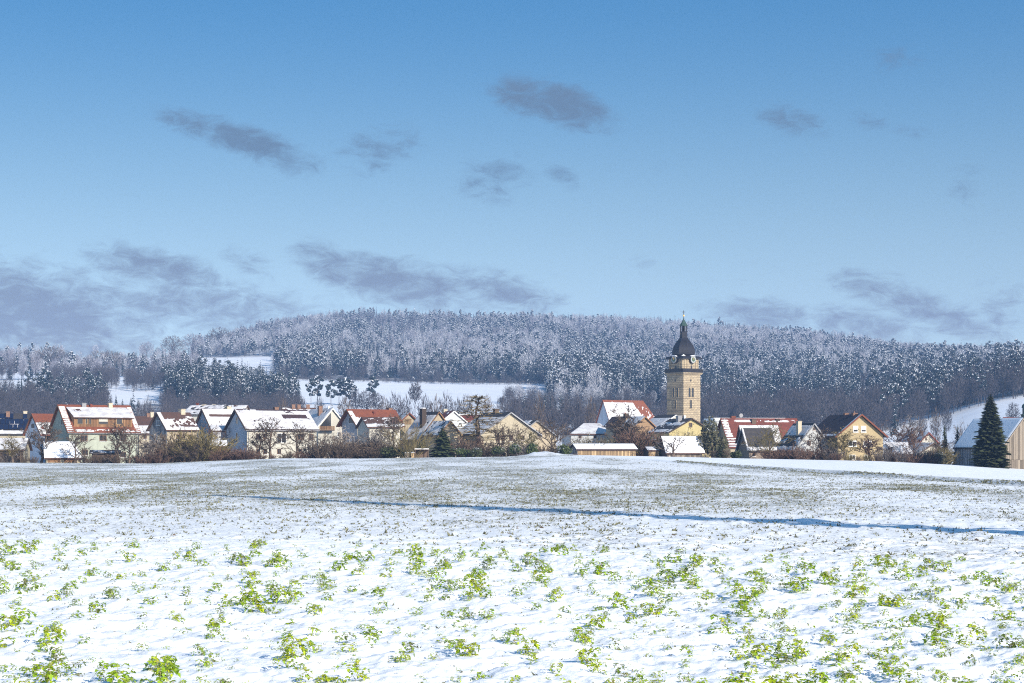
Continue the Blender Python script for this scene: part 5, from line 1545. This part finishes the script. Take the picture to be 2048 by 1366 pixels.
bare('round', 4, 1925, 832, 520, 40, 'twig_grey', 'round bare tree standing on the snowy slope beside the tall spruce')
bare('round', 0, 1875, 872, 346, 46, 'twig_brown', 'brown bushy tree beside the dark conifers left of the barn')
bare('open', 2, 2036, 840, 420, 44, 'twig_red', 'bare tree before the red-roofed chapel')

# ---- shrubs of the field-edge hedge
SH = {}
for i, (mt, h_, w_, st) in enumerate([('twig_red', 2.6, 2.6, 44), ('twig_brown', 3.0, 3.0, 44), ('twig_olive', 3.4, 3.6, 48), ('twig_grey', 2.8, 2.6, 40), ('twig_red', 2.2, 3.2, 50), ('twig_brown', 2.2, 3.4, 50)]):
    SH[i] = (shrub(300 + i, h_, w_, st + 14, 6, .042).mesh('shrub', mt), h_, mt)
SHLAB = {'twig_red': 'reddish-brown leafless hedge shrub', 'twig_brown': 'brown leafless hedge shrub', 'twig_olive': 'olive leafless hedge shrub', 'twig_grey': 'grey leafless hedge shrub'}


def hedge(px0, px1, step, top, kinds, where, d0=336.5, d1=341.0, seed=1):
    r = random.Random(seed); px = px0; n = 0; top += 6
    while px < px1:
        i = r.choice(kinds); me, h_, mt = SH[i]; d = r.uniform(d0, d1); x = float(U(px)) * d
        o = link_mesh('shrub', me, None, (x, d, h1(x, d)), r.uniform(0, 6.28))
        s = max(.35, scale_to(px, top + r.uniform(-5, 6), d, h_)); o.scale = (s * r.uniform(.9, 1.2), s * r.uniform(.9, 1.2), s)
        n += 1; tag(o, SHLAB[mt] + ' ' + where + ', ' + ORD[n - 1] + ' from left', 'shrub', 'leafless shrubs ' + where)
        px += 1.6 * step * r.uniform(.6, 1.5)


hedge(-10, 90, 15, 900, [1, 3, 5], 'at the field edge before the solar panel house', seed=1)
hedge(168, 275, 12, 903, [1, 3, 5], 'at the foot of the pale green house', seed=2)
hedge(276, 330, 10, 892, [0, 4, 5], 'before the grey boarded gable', seed=3)
hedge(335, 430, 13, 876, [1, 2, 2], 'before the melting brown roof', seed=4)
hedge(345, 425, 20, 846, [2, 1], 'swelling before the melting brown roof', 338.5, 342, seed=24)
hedge(432, 500, 10, 888, [0, 4, 0], 'under the big shaded blue gable', seed=5)
hedge(498, 640, 11, 897, [0, 1, 4, 5], 'along the front of the long white-roofed house', seed=6)
hedge(625, 760, 10, 876, [0, 1, 3, 5], 'below the white gable and the red-brown house', seed=7)
hedge(690, 790, 16, 866, [3, 1], 'close to the red-brown house wall', 344, 352, seed=8)
hedge(915, 960, 12, 868, [0, 0, 1], 'left of the larch stem', 346, 352, seed=9)
hedge(960, 1120, 13, 884, [1, 3, 5], 'under the broad cream gable', 339, 345, seed=10)
hedge(1145, 1285, 11, 872, [1, 2, 3], 'behind the long timber shed', 350, 358, seed=11)
hedge(1262, 1300, 10, 848, [0, 0, 1], 'between the nave and the tower foot', 350, 362, seed=12)
hedge(1410, 1480, 12, 896, [1, 3, 5], 'right of the dark garden shed', 339, 344, seed=13)
hedge(1540, 1680, 11, 886, [0, 1, 3], 'before the pale plank-gabled house', 339, 345, seed=14)
hedge(1672, 1765, 12, 900, [0, 1, 2], 'before the tall yellow gable house', 337, 341, seed=15)
hedge(1765, 1880, 10, 892, [0, 3, 4], 'before the low garage and cream bungalow', 337, 343, seed=16)
hedge(1862, 1900, 9, 886, [1, 2, 3], 'left of the plank barn', 338, 346, seed=17)
# willow shrub
me = shrub(330, 5.2, 5.4, 70, 4, .032).mesh('shrub', 'twig_olive'); d = 336.5; x = float(U(818)) * d
o = link_mesh('willow_shrub', me, None, (x, d, h1(x, d)), .4); s = scale_to(818, 838, d, 5.2); o.scale = (s, s, s)
tag(o, 'big yellow-stemmed willow shrub fanning out before the tan gabled house', 'shrub')

# ---- conifers and evergreens in the gardens
def conifer(px, top, d, w, label, h0=12.0, r0=3.0, tiers=62, per=15, mat='needle_green', snow=0.0, seed=400, name='spruce_tree', droop=.35, ragged=.25, spray=3, power=1.5):
    sz = scale_to(px, top, d, h0); o = spruce(seed, h0, r0, tiers, per, snow, droop, .02, spray, ragged=ragged, power=power)
    ms = (trunk(h0 * .95, .2, seed).mesh('trunk', 'bark_brown'), o.mesh('crown', [mat, 'snow_clump']))
    place(name, label, 'tree', px, d, ms, (w / F * d / 2) / r0 * 1.08, sz)


conifer(1981, 787, 325, 72, 'tall dense dark green spruce before the plank barn', seed=401, per=40, tiers=90, power=1.75, droop=.2)
place('fir_tree', 'broad loose dark fir flecked with snow right of the lemon yellow house', 'tree', 1424, 345, (trunk(6.5, .22, 9).mesh('trunk', 'bark_brown'), leafy(402, 7.4, 6.2, 2600, .17, .22).mesh('crown', ['needle_olive', 'snow_clump'])), 1.0, scale_to(1424, 829, 345, 7.4))
conifer(885, 851, 338, 62, 'bushy dark green spruce before the tan gabled house', seed=403, mat='needle_thuja', tiers=44, per=15)
conifer(1889, 846, 352, 26, 'slim dark conifer, left one of the pair beside the barn', seed=404, tiers=40, per=11)
conifer(1915, 848, 350, 26, 'slim dark conifer, right one of the pair beside the barn', seed=405, tiers=40, per=11)
conifer(664, 806, 520, 26, 'small dark spruce behind the white gable ridge', seed=406, tiers=26, per=9, mat='needle_far')
conifer(1440, 886, 339, 30, 'small dark spruce at the foot of the broad fir', seed=407, tiers=26, per=11)


def evergreen(px, top, d, w, label, seed, mat='needle_thuja', snow=.1, n=800):
    h_ = scale_to(px, top, d, 1.0); o = leafy(seed, h_, w / F * d, n, .15, snow).mesh('bush', [mat, 'snow_clump']); x = float(U(px)) * d
    b = link_mesh('evergreen_bush', o, None, (x, d, h1(x, d) - .15)); tag(b, label, 'bush')


evergreen(776, 884, 337.5, 44, 'dark evergreen bush left of the wooden beehives', 1, 'needle_green', .0)
evergreen(800, 893, 340, 34, 'dark evergreen bush behind the wooden beehives', 2, 'needle_green', .0)
evergreen(845, 882, 341, 34, 'clipped evergreen bush beside the bushy spruce', 3)
evergreen(926, 890, 338, 34, 'low green bush right of the bushy spruce', 4, snow=.2)
evergreen(952, 893, 337, 34, 'dark snow-flecked bush under the larch', 5, 'needle_green', .35)
evergreen(990, 888, 338, 40, 'dark green bush below the windows of the broad cream gable', 6, 'needle_green', .2)
evergreen(1028, 884, 339, 40, 'snow-flecked green bush before the broad cream gable', 7, snow=.3)
evergreen(1064, 880, 339, 36, 'upright green bush left of the snow heap', 8)
evergreen(1128, 880, 341, 40, 'green bush at the left end of the long timber shed', 9)
evergreen(1470, 898, 340, 30, 'low dark bush before the long red roof', 10, 'needle_green', .1)
evergreen(1880, 896, 338, 34, 'dark bush with bits of snow left of the barn', 11, 'needle_olive', .35)
evergreen(1318, 884, 345, 26, 'dark bush behind the tiny plank hut', 12, 'needle_green', .1)

# ---- trees of the valley and the open hill
for i in range(4): BARE['far', i] = (lambda i=i: (None, round_crown(500 + i, 13, 8, 700, 9, .10, .22)))
FAR_T = [(567, 800, 700, 26), (585, 803, 690, 24), (602, 796, 720, 28), (640, 798, 760, 24), (690, 796, 760, 30), (712, 780, 900, 28), (733, 782, 900, 34), (752, 786, 890, 30), (768, 800, 740, 28), (790, 788, 760, 36),
         (812, 796, 740, 30), (850, 793, 740, 32), (872, 798, 720, 30), (893, 790, 740, 34), (915, 800, 720, 28), (932, 794, 720, 30), (975, 798, 700, 30), (1003, 795, 700, 30), (1030, 797, 690, 28), (1052, 799, 680, 28),
         (1078, 796, 680, 28), (1104, 798, 690, 28), (1130, 799, 690, 28), (1156, 797, 690, 26), (1182, 800, 690, 26), (332, 806, 700, 24), (296, 800, 700, 26), (282, 805, 690, 22)]
for i, (px, top, d, w) in enumerate(FAR_T):
    key = ('far', i % 4); 
    if key not in MESHES: MESHES[key] = (None, BARE[key]()[1].mesh('crown', ['twig_far', 'twig_far' if i % 4 else 'twig_brown']))
    place('valley_tree', ORD[sorted(t[0] for t in FAR_T).index(px)] + ' from left in the leafless tree row behind the village roofs', 'tree', px, d, MESHES[key], w / F * d / 8, scale_to(px, top, d, 13), 'leafless trees in the row behind the village')
# lone tall tree on the field
ms = (trunk(9, .22, 9).mesh('trunk', 'bark_brown'), round_crown(510, 14, 6, 560, 7, .11, .45).mesh('crown', ['twig_far', 'twig_far']))
place('bare_tree', 'lone tall leafless tree against the open snowy hillside field', 'tree', 830, 900, ms, 24 / F * 900 / 6, scale_to(830, 767, 900, 14))
for i, (px, top, d, w, lab) in enumerate([(1872, 820, 760, 22, 'small bare bush on the snowy slope, lowest of the group'), (1893, 812, 790, 20, 'small bare bush on the snowy slope below the wood edge'), (2026, 806, 760, 26, 'bare bush on the snowy slope right of the tall spruce'), (1845, 832, 740, 20, 'small bare bush at the foot of the snowy slope')]):
    place('bare_bush', lab, 'bush', px, d, MESHES['far', i % 4], w / F * d / 8, scale_to(px, top, d, 13))
# the pine clump on the field
PM = {}
for i in range(3):
    C = pine(520 + i, 17, 8.5, .3, .5, .35); PM[i] = (trunk(14, .24, 20 + i).mesh('trunk', 'bark_brown'), C.mesh('crown', ['needle_far', 'snow_clump', 'bark_brown']))
for i, (px, top, d, w) in enumerate([(622, 757, 1040, 18), (635, 753, 1050, 26), (662, 762, 1040, 22), (678, 757, 1050, 24), (692, 756, 1045, 28), (704, 764, 1035, 20), (746, 753, 1020, 24)]):
    lab = 'single pine standing apart at the right end of the pine clump' if px == 746 else ORD[i] + ' pine from left in the clump on the open snowy field'
    place('pine_tree', lab, 'tree', px, d, PM[i % 3], w / F * d / 8.5, scale_to(px, top, d, 17), None if px == 746 else 'pines in the clump on the field')
# big frosted trees and conifers of the left upland
RM = {}
for i in range(3): RM[i] = (trunk(8, .3, 30 + i).mesh('trunk', 'bark_brown'), round_crown(530 + i, 16, 11, 900, 9, .10, .15).mesh('crown', ['twig_far', 'twig_rosy' if i == 1 else 'twig_grey']))
for i, (px, top, d, w, lab) in enumerate([(10, 700, 1500, 44, 'large frosted broadleaf tree at the left edge of the upland'), (100, 694, 1480, 66, 'largest round frosted tree on the left upland skyline'),
        (76, 715, 1440, 44, 'frosted tree just left of the largest round tree'), (130, 712, 1450, 50, 'frosted tree just right of the largest round tree'), (195, 702, 1480, 44, 'frosted tree below the thin skyline hedge'),
        (222, 704, 1470, 50, 'broad grey tree below the thin skyline hedge'), (293, 684, 1840, 30, 'small dome-shaped tree standing on the upland skyline'), (258, 738, 1300, 30, 'round grey tree beside the white lane'),
        (345, 672, 1860, 46, 'frosted tree at the left end of the forested ridge'), (385, 668, 1870, 44, 'frosted tree left of the rising forest ridge'), (440, 655, 2000, 50, 'pale rimed tree where the ridge begins to climb')]):
    place('frosted_tree', lab, 'tree', px, d, RM[(i + 1) % 3 if i != 1 else 0], w / F * d / 11, scale_to(px, top, d, 16))
SM = {}
for i in range(2): SM[i] = (trunk(15, .25, 40 + i).mesh('trunk', 'bark_brown'), spruce(540 + i, 18, 3.6, 26, 9, .28, .45, .05, 2, size=1.2).mesh('crown', ['needle_far', 'snow_clump']))
for i, (px, top, d, w, lab) in enumerate([(33, 695, 1500, 20, 'lone pointed conifer on the left upland skyline'), (285, 702, 1400, 30, 'tall dark spruce on the upland, left one of the pair'), (316, 715, 1390, 26, 'tall dark spruce on the upland, right one of the pair'),
        (222, 790, 950, 10, 'small spruce beside the white lane, first of the row'), (232, 787, 960, 12, 'small spruce beside the white lane, second of the row'), (245, 797, 940, 12, 'small spruce beside the white lane, third of the row'), (262, 793, 940, 14, 'small spruce beside the white lane, fourth of the row'), (276, 796, 935, 14, 'small spruce beside the white lane, last of the row')]):
    place('spruce_tree', lab, 'tree', px, d, SM[i % 2], w / F * d / 7.2, scale_to(px, top, d, 18))

# ---- the tall spruce outside the view whose long shadow crosses the field
Sx, Sy = 13.3 + math.sin(SUN_AZ) * 17, 49.5 - math.cos(SUN_AZ) * 17
ms = (trunk(25, .35, 50).mesh('trunk', 'bark_brown'), spruce(550, 32.0, 1.7, 90, 13, 0, .3, .03, 3, size=.75, power=3.5).mesh('crown', ['needle_green', 'snow_clump']))
o = empty('spruce_tree', (Sx, Sy, h1(Sx, Sy))); tag(o, 'tall slender spruce beside the field, casting the long blue shadow across it', 'tree'); link_mesh('trunk', ms[0], o); link_mesh('crown', ms[1], o)

# ---- small things at the field edge
for k, px in enumerate((813.5, 826)):
    d = 335.6; x = float(U(px)) * d; b = empty('beehive', (x, d, h1(x, d)), .2)
    tag(b, ['pale wooden beehive box, left one of the pair under the willow', 'orange-tan wooden beehive box, right one of the pair under the willow'][k], 'beehive')
    mb = MB(); mb.box(-.36, .36, -.3, .3, .12, .55); mb.box(-.36, .36, -.3, .3, .556, .95); mb.build('hive_box', ['wood_weathered', 'wood_tan'][k], b)
    mb = MB(); mb.box(-.42, .42, -.36, .36, .955, 1.03); mb.build('lid', 'metal_grey', b)
    mb = MB(); mb.lathe([(.40, 1.031), (.4, 1.1), (.25, 1.16)], 8); mb.build('snow_cap', 'snow', b)
    for lx in (-.3, .3):
        mb = MB(); mb.box(lx - .05, lx + .05, -.25, .25, -.15, .118); mb.build('leg', 'wood_dark', b)
d = 336; x = float(U(843)) * d; b = empty('canopy_shelter', (x, d, h1(x, d)), .1); tag(b, 'low dark shelter with flat snow-topped board roof beside the bushy spruce', 'shelter')
mb = MB(); mb.box(-1.3, 1.3, -.8, .8, 1.55, 1.63); r_ = mb.build('roof', 'wood_dark', b)
mb = MB(); mb.box(-1.28, 1.28, -.78, .78, 1.632, 1.74); mb.build('snow_cover', 'snow', r_)
for sx in (-1.15, 1.15):
    for sy in (-.65, .65):
        mb = MB(); mb.box(sx - .06, sx + .06, sy - .06, sy + .06, -.3, 1.55); mb.build('post', 'wood_dark', b)
mb = MB(); mb.box(-1.1, 1.1, .66, .72, -.2, 1.5); mb.build('back_panel', 'wood_dark', b)
# weeds on the heap
mb = shrub(340, .9, 6.0, 60, 2, .02).mesh('dry_weeds', 'twig_red'); x = 10.8; d = 322.0
tag(link_mesh('dry_weeds', mb, None, (x, d, h1(x, d))), 'dry reddish weeds on the snow right of the heap', None, None, 'stuff')
# a log pile of boards between the sheds
# ------------------------------------------------------------------ foreground: cover crop poking through the snow
def leaf_mesh(seed, n_pairs, size, mat):
    """one divided leaf: arched stalk with lobed leaflets; base at the origin, arching out along +x"""
    r = random.Random(seed); C = Cloud(); L = size; bend = r.uniform(.5, 1.2)
    pt = lambda t: Vector((L * t * (.72 - .1 * t), 0, L * (.85 * t - (.55 + bend * .62) * t * t)))
    for i in range(4):
        p, q = pt(i / 4), pt((i + 1) / 4); s = Vector((0, .0035 * (1 - i * .18), 0)); C.quad(p - s, p + s, q + s, q - s, 1)
    def lobe(c, d, ln, w):
        n = Vector((0, 0, 1)); s = d.cross(n); s = s.normalized() * w if s.length > 1e-3 else Vector((0, w, 0))
        k = len(C.v); tipdrop = Vector((0, 0, -ln * r.uniform(.0, .5)))
        C.v += [c, c + d * ln * .45 - s + Vector((0, 0, ln * .12)), c + d * ln + tipdrop, c + d * ln * .45 + s + Vector((0, 0, ln * .12))]
        C.f.append((k, k + 1, k + 2, k + 3)); C.m.append(0)
    for i in range(n_pairs):
        t = .22 + .66 * i / max(1, n_pairs - 1); c = pt(t)
        for sg in (-1, 1):
            lobe(c, Vector((.55, sg * .85, r.uniform(-.25, .25))).normalized(), L * r.uniform(.24, .38), L * r.uniform(.10, .16))
    lobe(pt(.94), (pt(1.0) - pt(.9)).normalized(), L * .34, L * .16)
    return C


LEAVES = []
for i, (np_, sz, mt) in enumerate([(3, .19, 'leaf_green'), (2, .15, 'leaf_green'), (3, .21, 'leaf_yellow'), (3, .17, 'leaf_yellow'), (2, .15, 'leaf_dull'), (3, .20, 'leaf_green'), (2, .13, 'leaf_yellow'), (3, .17, 'leaf_dull')]):
    LEAVES.append(leaf_mesh(600 + i, np_, sz, mt).mesh('leaf', [mt, 'stem_dry']))


def stalk_mesh(seed):
    r = random.Random(seed); C = Cloud(); p = Vector((0, 0, -.02)); a = r.uniform(0, 6.28); L = r.uniform(.12, .24); sag = r.uniform(1.2, 2.2)
    for i in range(7):
        t = (i + 1) / 7; q = Vector((math.cos(a) * L * t * .8, math.sin(a) * L * t * .8, L * (t * 1.1 - sag * .55 * t * t))); s = Vector((-math.sin(a), math.cos(a), 0)) * .0035
        C.quad(p - s, p + s, q + s, q - s, 0); p = q
    return C.mesh('stalk', 'stem_dry')


STALKS = [stalk_mesh(640 + i) for i in range(4)]


def crop_spots():
    rs = np.random.RandomState(31)
    X, Y, y = [], [], 14.6
    while y < 46.5:
        xs = np.arange(-.29 * y, .29 * y, .34 * (y / 24) ** .75); w = .34 * (y / 24) ** .75; dy = .86 * (y / 24) ** 1.25
        X.append(xs + rs.uniform(-.48, .48, len(xs)) * w); Y.append(y + rs.uniform(-.5, .5, len(xs)) * dy); y += dy
    X, Y = np.concatenate(X), np.concatenate(Y)
    k = (crop_edge(X, Y) < -.3) & (np.abs(X / Y) < .29); X, Y = X[k], Y[k]
    den = .55 * fbm(X / 1.4, Y / 6.0, 3, 151) + .45 * fbm(X / .5, Y / 2.0, 2, 161)
    keep = rs.rand(len(X)) < .62 + .36 * sstep(.40, .60, den)
    return X[keep], Y[keep], den[keep]


def rs_size(n): return np.random.RandomState(99).uniform(.55, 1.25, n)


def cover_crop():
    X, Y, den = crop_spots(); Z = H(X, Y); rs = random.Random(77)
    size = np.clip((.26 + .62 * np.random.RandomState(98).rand(len(X)) ** 1.6) * (.72 + 1.1 * np.clip(den - .38, 0, .3)), .16, .62) * (.84 + .5 * np.random.RandomState(97).rand(len(X)))
    size = size * np.clip(Y / 25, .86, 1.06) * (1 + .45 * sstep(17.5, 16, Y) * sstep(.08, .2, X / Y))
    vis = np.abs(X / Y) < .270; order = np.argsort(-(size ** .6 / Y) * vis)
    near = set(order[:290].tolist())
    stuffV, stuffF, stuffM = [], [], []; base = 0
    mats = ['leaf_green', 'leaf_yellow', 'leaf_dull', 'stem_dry']; mi = {m: i for i, m in enumerate(mats)}
    cache = []
    for me in LEAVES:
        co = np.zeros(len(me.vertices) * 3, np.float32); me.vertices.foreach_get('co', co); f = np.zeros(len(me.loops), np.int32); me.loops.foreach_get('vertex_index', f)
        mm = np.zeros(len(me.polygons), np.int32); me.polygons.foreach_get('material_index', mm)
        cache.append((co.reshape(-1, 3), f.reshape(-1, 4), np.where(mm == 0, mi[me.materials[0].name], 3)))
    nl = 0
    for i in range(len(X)):
        s = float(size[i]) * rs.uniform(.8, 1.2); count = int(7 + 24 * s); pale = rs.random()
        pool = [0, 1, 5, 3] if pale < .45 else ([2, 3, 6, 0] if pale < .8 else [4, 7, 1])
        leaves = []
        for k in range(count):
            a = k * 2.4 + rs.uniform(-.5, .5); rr = rs.uniform(0, .12) * s; j = rs.choice(pool)
            leaves.append((j, a, Vector((math.cos(a) * rr, math.sin(a) * rr, rs.uniform(.0, .24) * s)), s * rs.uniform(.6, 1.15), rs.uniform(-.7, .35)))
        if i in near:
            kind = 'bushy bright green' if s > .4 and pale < .45 else ('bushy yellow-green' if s > .4 else ('small wilted dull green' if pale >= .8 else ('small yellow-green' if pale >= .45 else 'small bright green')))
            o = empty('crop_plant', (X[i], Y[i], Z[i] - .012)); o.empty_display_size = .05
            zone = ['close to the bottom edge', 'amid the green strip', 'toward the strip edge'][int(np.clip((Y[i] - 15) / 4.5, 0, 2))] + ', ' + ['far left', 'left of centre', 'below the larch', 'below the church', 'below the yellow house', 'far right'][int(np.clip((X[i] / Y[i] + .27) / .09, 0, 5))]
            tag(o, kind + ' crop plant ' + zone, 'plant', kind + ' cover crop plants ' + zone)
            for j, a, p, sc, tl in leaves:
                l = bpy.data.objects.new('leaf', LEAVES[j]); l.parent = o; l.location = p; l.rotation_euler = (0, tl, a); l.scale = (sc, sc, sc); col.objects.link(l); nl += 1
            if rs.random() < .5:
                l = bpy.data.objects.new('stalk', rs.choice(STALKS)); l.parent = o; l.rotation_euler = (0, 0, rs.uniform(0, 6.28)); col.objects.link(l)
        else:
            for j, a, p, sc, tl in leaves:
                co, f, mm = cache[j]; ct, st = math.cos(tl), math.sin(tl); ca, sa = math.cos(a), math.sin(a)
                x = co[:, 0] * ct + co[:, 2] * st; z = -co[:, 0] * st + co[:, 2] * ct; y = co[:, 1]
                v = np.stack([x * ca - y * sa, x * sa + y * ca, z], 1) * sc + np.array([X[i] + p.x, Y[i] + p.y, Z[i] - .012 + p.z])
                stuffV.append(v); stuffF.append(f + base); stuffM.append(mm); base += len(v)
    print('crop plants', len(X), 'leaf parts', nl)
    me = fast_mesh('cover_crop', np.concatenate(stuffV), np.concatenate(stuffF), mats, np.concatenate(stuffM))
    tag(link_mesh('cover_crop_foliage', me), 'scattered green cover crop leaves covering the snowy strip farther out', None, None, 'stuff')


cover_crop()


def specks():
    """young cereal tufts and clods showing through the thin snow of the middle field, and litter in the near strip"""
    rs = np.random.RandomState(41)
    n = 300000; Y = np.exp(rs.uniform(math.log(38), math.log(334), n)); X = rs.uniform(-.29, .29, n) * Y
    # even cover per square metre near, thinned far away
    w = .9 * np.clip((Y / 110.0) ** 2, .05, 1.0) * np.clip(250 / Y, .5, 1)
    t = thin_cover(X, Y)
    rows = .5 + .5 * np.sin((X * .94 + Y * .34) * 2 * math.pi / 3.2)
    k = rs.rand(n) < w * t * (.35 + .65 * sstep(.3, .8, vnoise(X / 2.2, Y / 7.0, 171))) * .8
    X, Y = X[k], Y[k]
    n2 = 3200; Y2 = np.sqrt(rs.uniform(14.5 ** 2, 46 ** 2, n2)); X2 = rs.uniform(-.29, .29, n2) * Y2
    n3 = 2400; Y3 = rs.uniform(95, 235, n3); X3 = 11.0 + (320.0 - Y3) * .1096 + rs.normal(-.3, .28, n3)
    X = np.concatenate([X, X2, X3]); Y = np.concatenate([Y, Y2, Y3]); n = len(X); Z = H(X, Y)
    clod = rs.rand(n) < np.where(Y < 120, .10, .06); s = rs.uniform(.4, .95, n) * np.where(rs.rand(n) < .07, 1.7, 1.0)
    s[-n3:] *= 1.6; clod[-n3:] = False; s[-n3 - n2:-n3] *= .42; clod[-n3 - n2:-n3] = False
    a = rs.uniform(0, math.pi, n); ca, sa = np.cos(a), np.sin(a)
    V, Fc, Mi = [], [], []; base = 0
    # three blades per tuft
    for b in range(3):
        ang = a + b * 1.05; dx, dy = np.cos(ang) * .035 * s, np.sin(ang) * .035 * s; ln = rs.uniform(.03, .075, n) * s
        lx, ly = rs.normal(0, .05, n) * s, rs.normal(0, .05, n) * s
        ox, oy = rs.normal(0, .04, n) * s, rs.normal(0, .04, n) * s
        k = ~clod
        p0 = np.stack([X + ox - dx, Y + oy - dy, Z - .01], 1); p1 = np.stack([X + ox + dx, Y + oy + dy, Z - .01], 1); p2 = np.stack([X + ox + lx, Y + oy + ly, Z + ln], 1)
        v = np.stack([p0, p1, p2], 1)[k].reshape(-1, 3); m = len(v) // 3
        V.append(v); Fc.append(np.arange(m * 3).reshape(-1, 3) + base); Mi.append(np.zeros(m, int)); base += m * 3
    k = clod; Xc, Yc, Zc, sc = X[k], Y[k], Z[k], s[k]; m = len(Xc)
    ring = [(-1, -.6), (.2, -1), (1, -.1), (.1, 1)]
    r = .045 * sc
    top = np.stack([Xc, Yc, Zc + .032 * sc * rs.uniform(.6, 1.2, m)], 1)
    P4 = [np.stack([Xc + (x * ca[k] - y * sa[k]) * r * rs.uniform(.7, 1.5, m), Yc + (x * sa[k] + y * ca[k]) * r, Zc - .01], 1) for x, y in ring]
    v = np.stack(P4 + [top], 1).reshape(-1, 3); i = np.arange(m)[:, None] * 5 + base
    V.append(v); Fc.append(np.concatenate([np.concatenate([i + q, i + (q + 1) % 4, i + 4], 1) for q in range(4)])); Mi.append(np.ones(m * 4, int))
    me = fast_mesh('cereal_shoots', np.concatenate(V), np.concatenate(Fc), ['shoot', 'clod'], np.concatenate(Mi))
    print('specks', n, 'tris', len(me.polygons))
    tag(link_mesh('cereal_shoots', me), 'dark cereal shoots and soil crumbs showing through the thin field snow', None, None, 'stuff')


specks()

# ------------------------------------------------------------------ winter haze in the valley air
m = bpy.data.materials.new('haze'); m.use_nodes = True; nt = m.node_tree; nt.nodes.clear()
out = nt.nodes.new('ShaderNodeOutputMaterial'); pv = nt.nodes.new('ShaderNodeVolumePrincipled')
pv.inputs['Color'].default_value = HAZE_COLOR; pv.inputs['Density'].default_value = HAZE_DENSITY; pv.inputs['Anisotropy'].default_value = 0.0
nt.links.new(pv.outputs[0], out.inputs['Volume']); M['haze'] = m
mb = MB(); mb.box(-1600, 1600, -160, 2990, -33, 205)
tag(mb.build('haze', 'haze'), 'thin bluish winter haze filling the valley air', None, None, 'stuff')
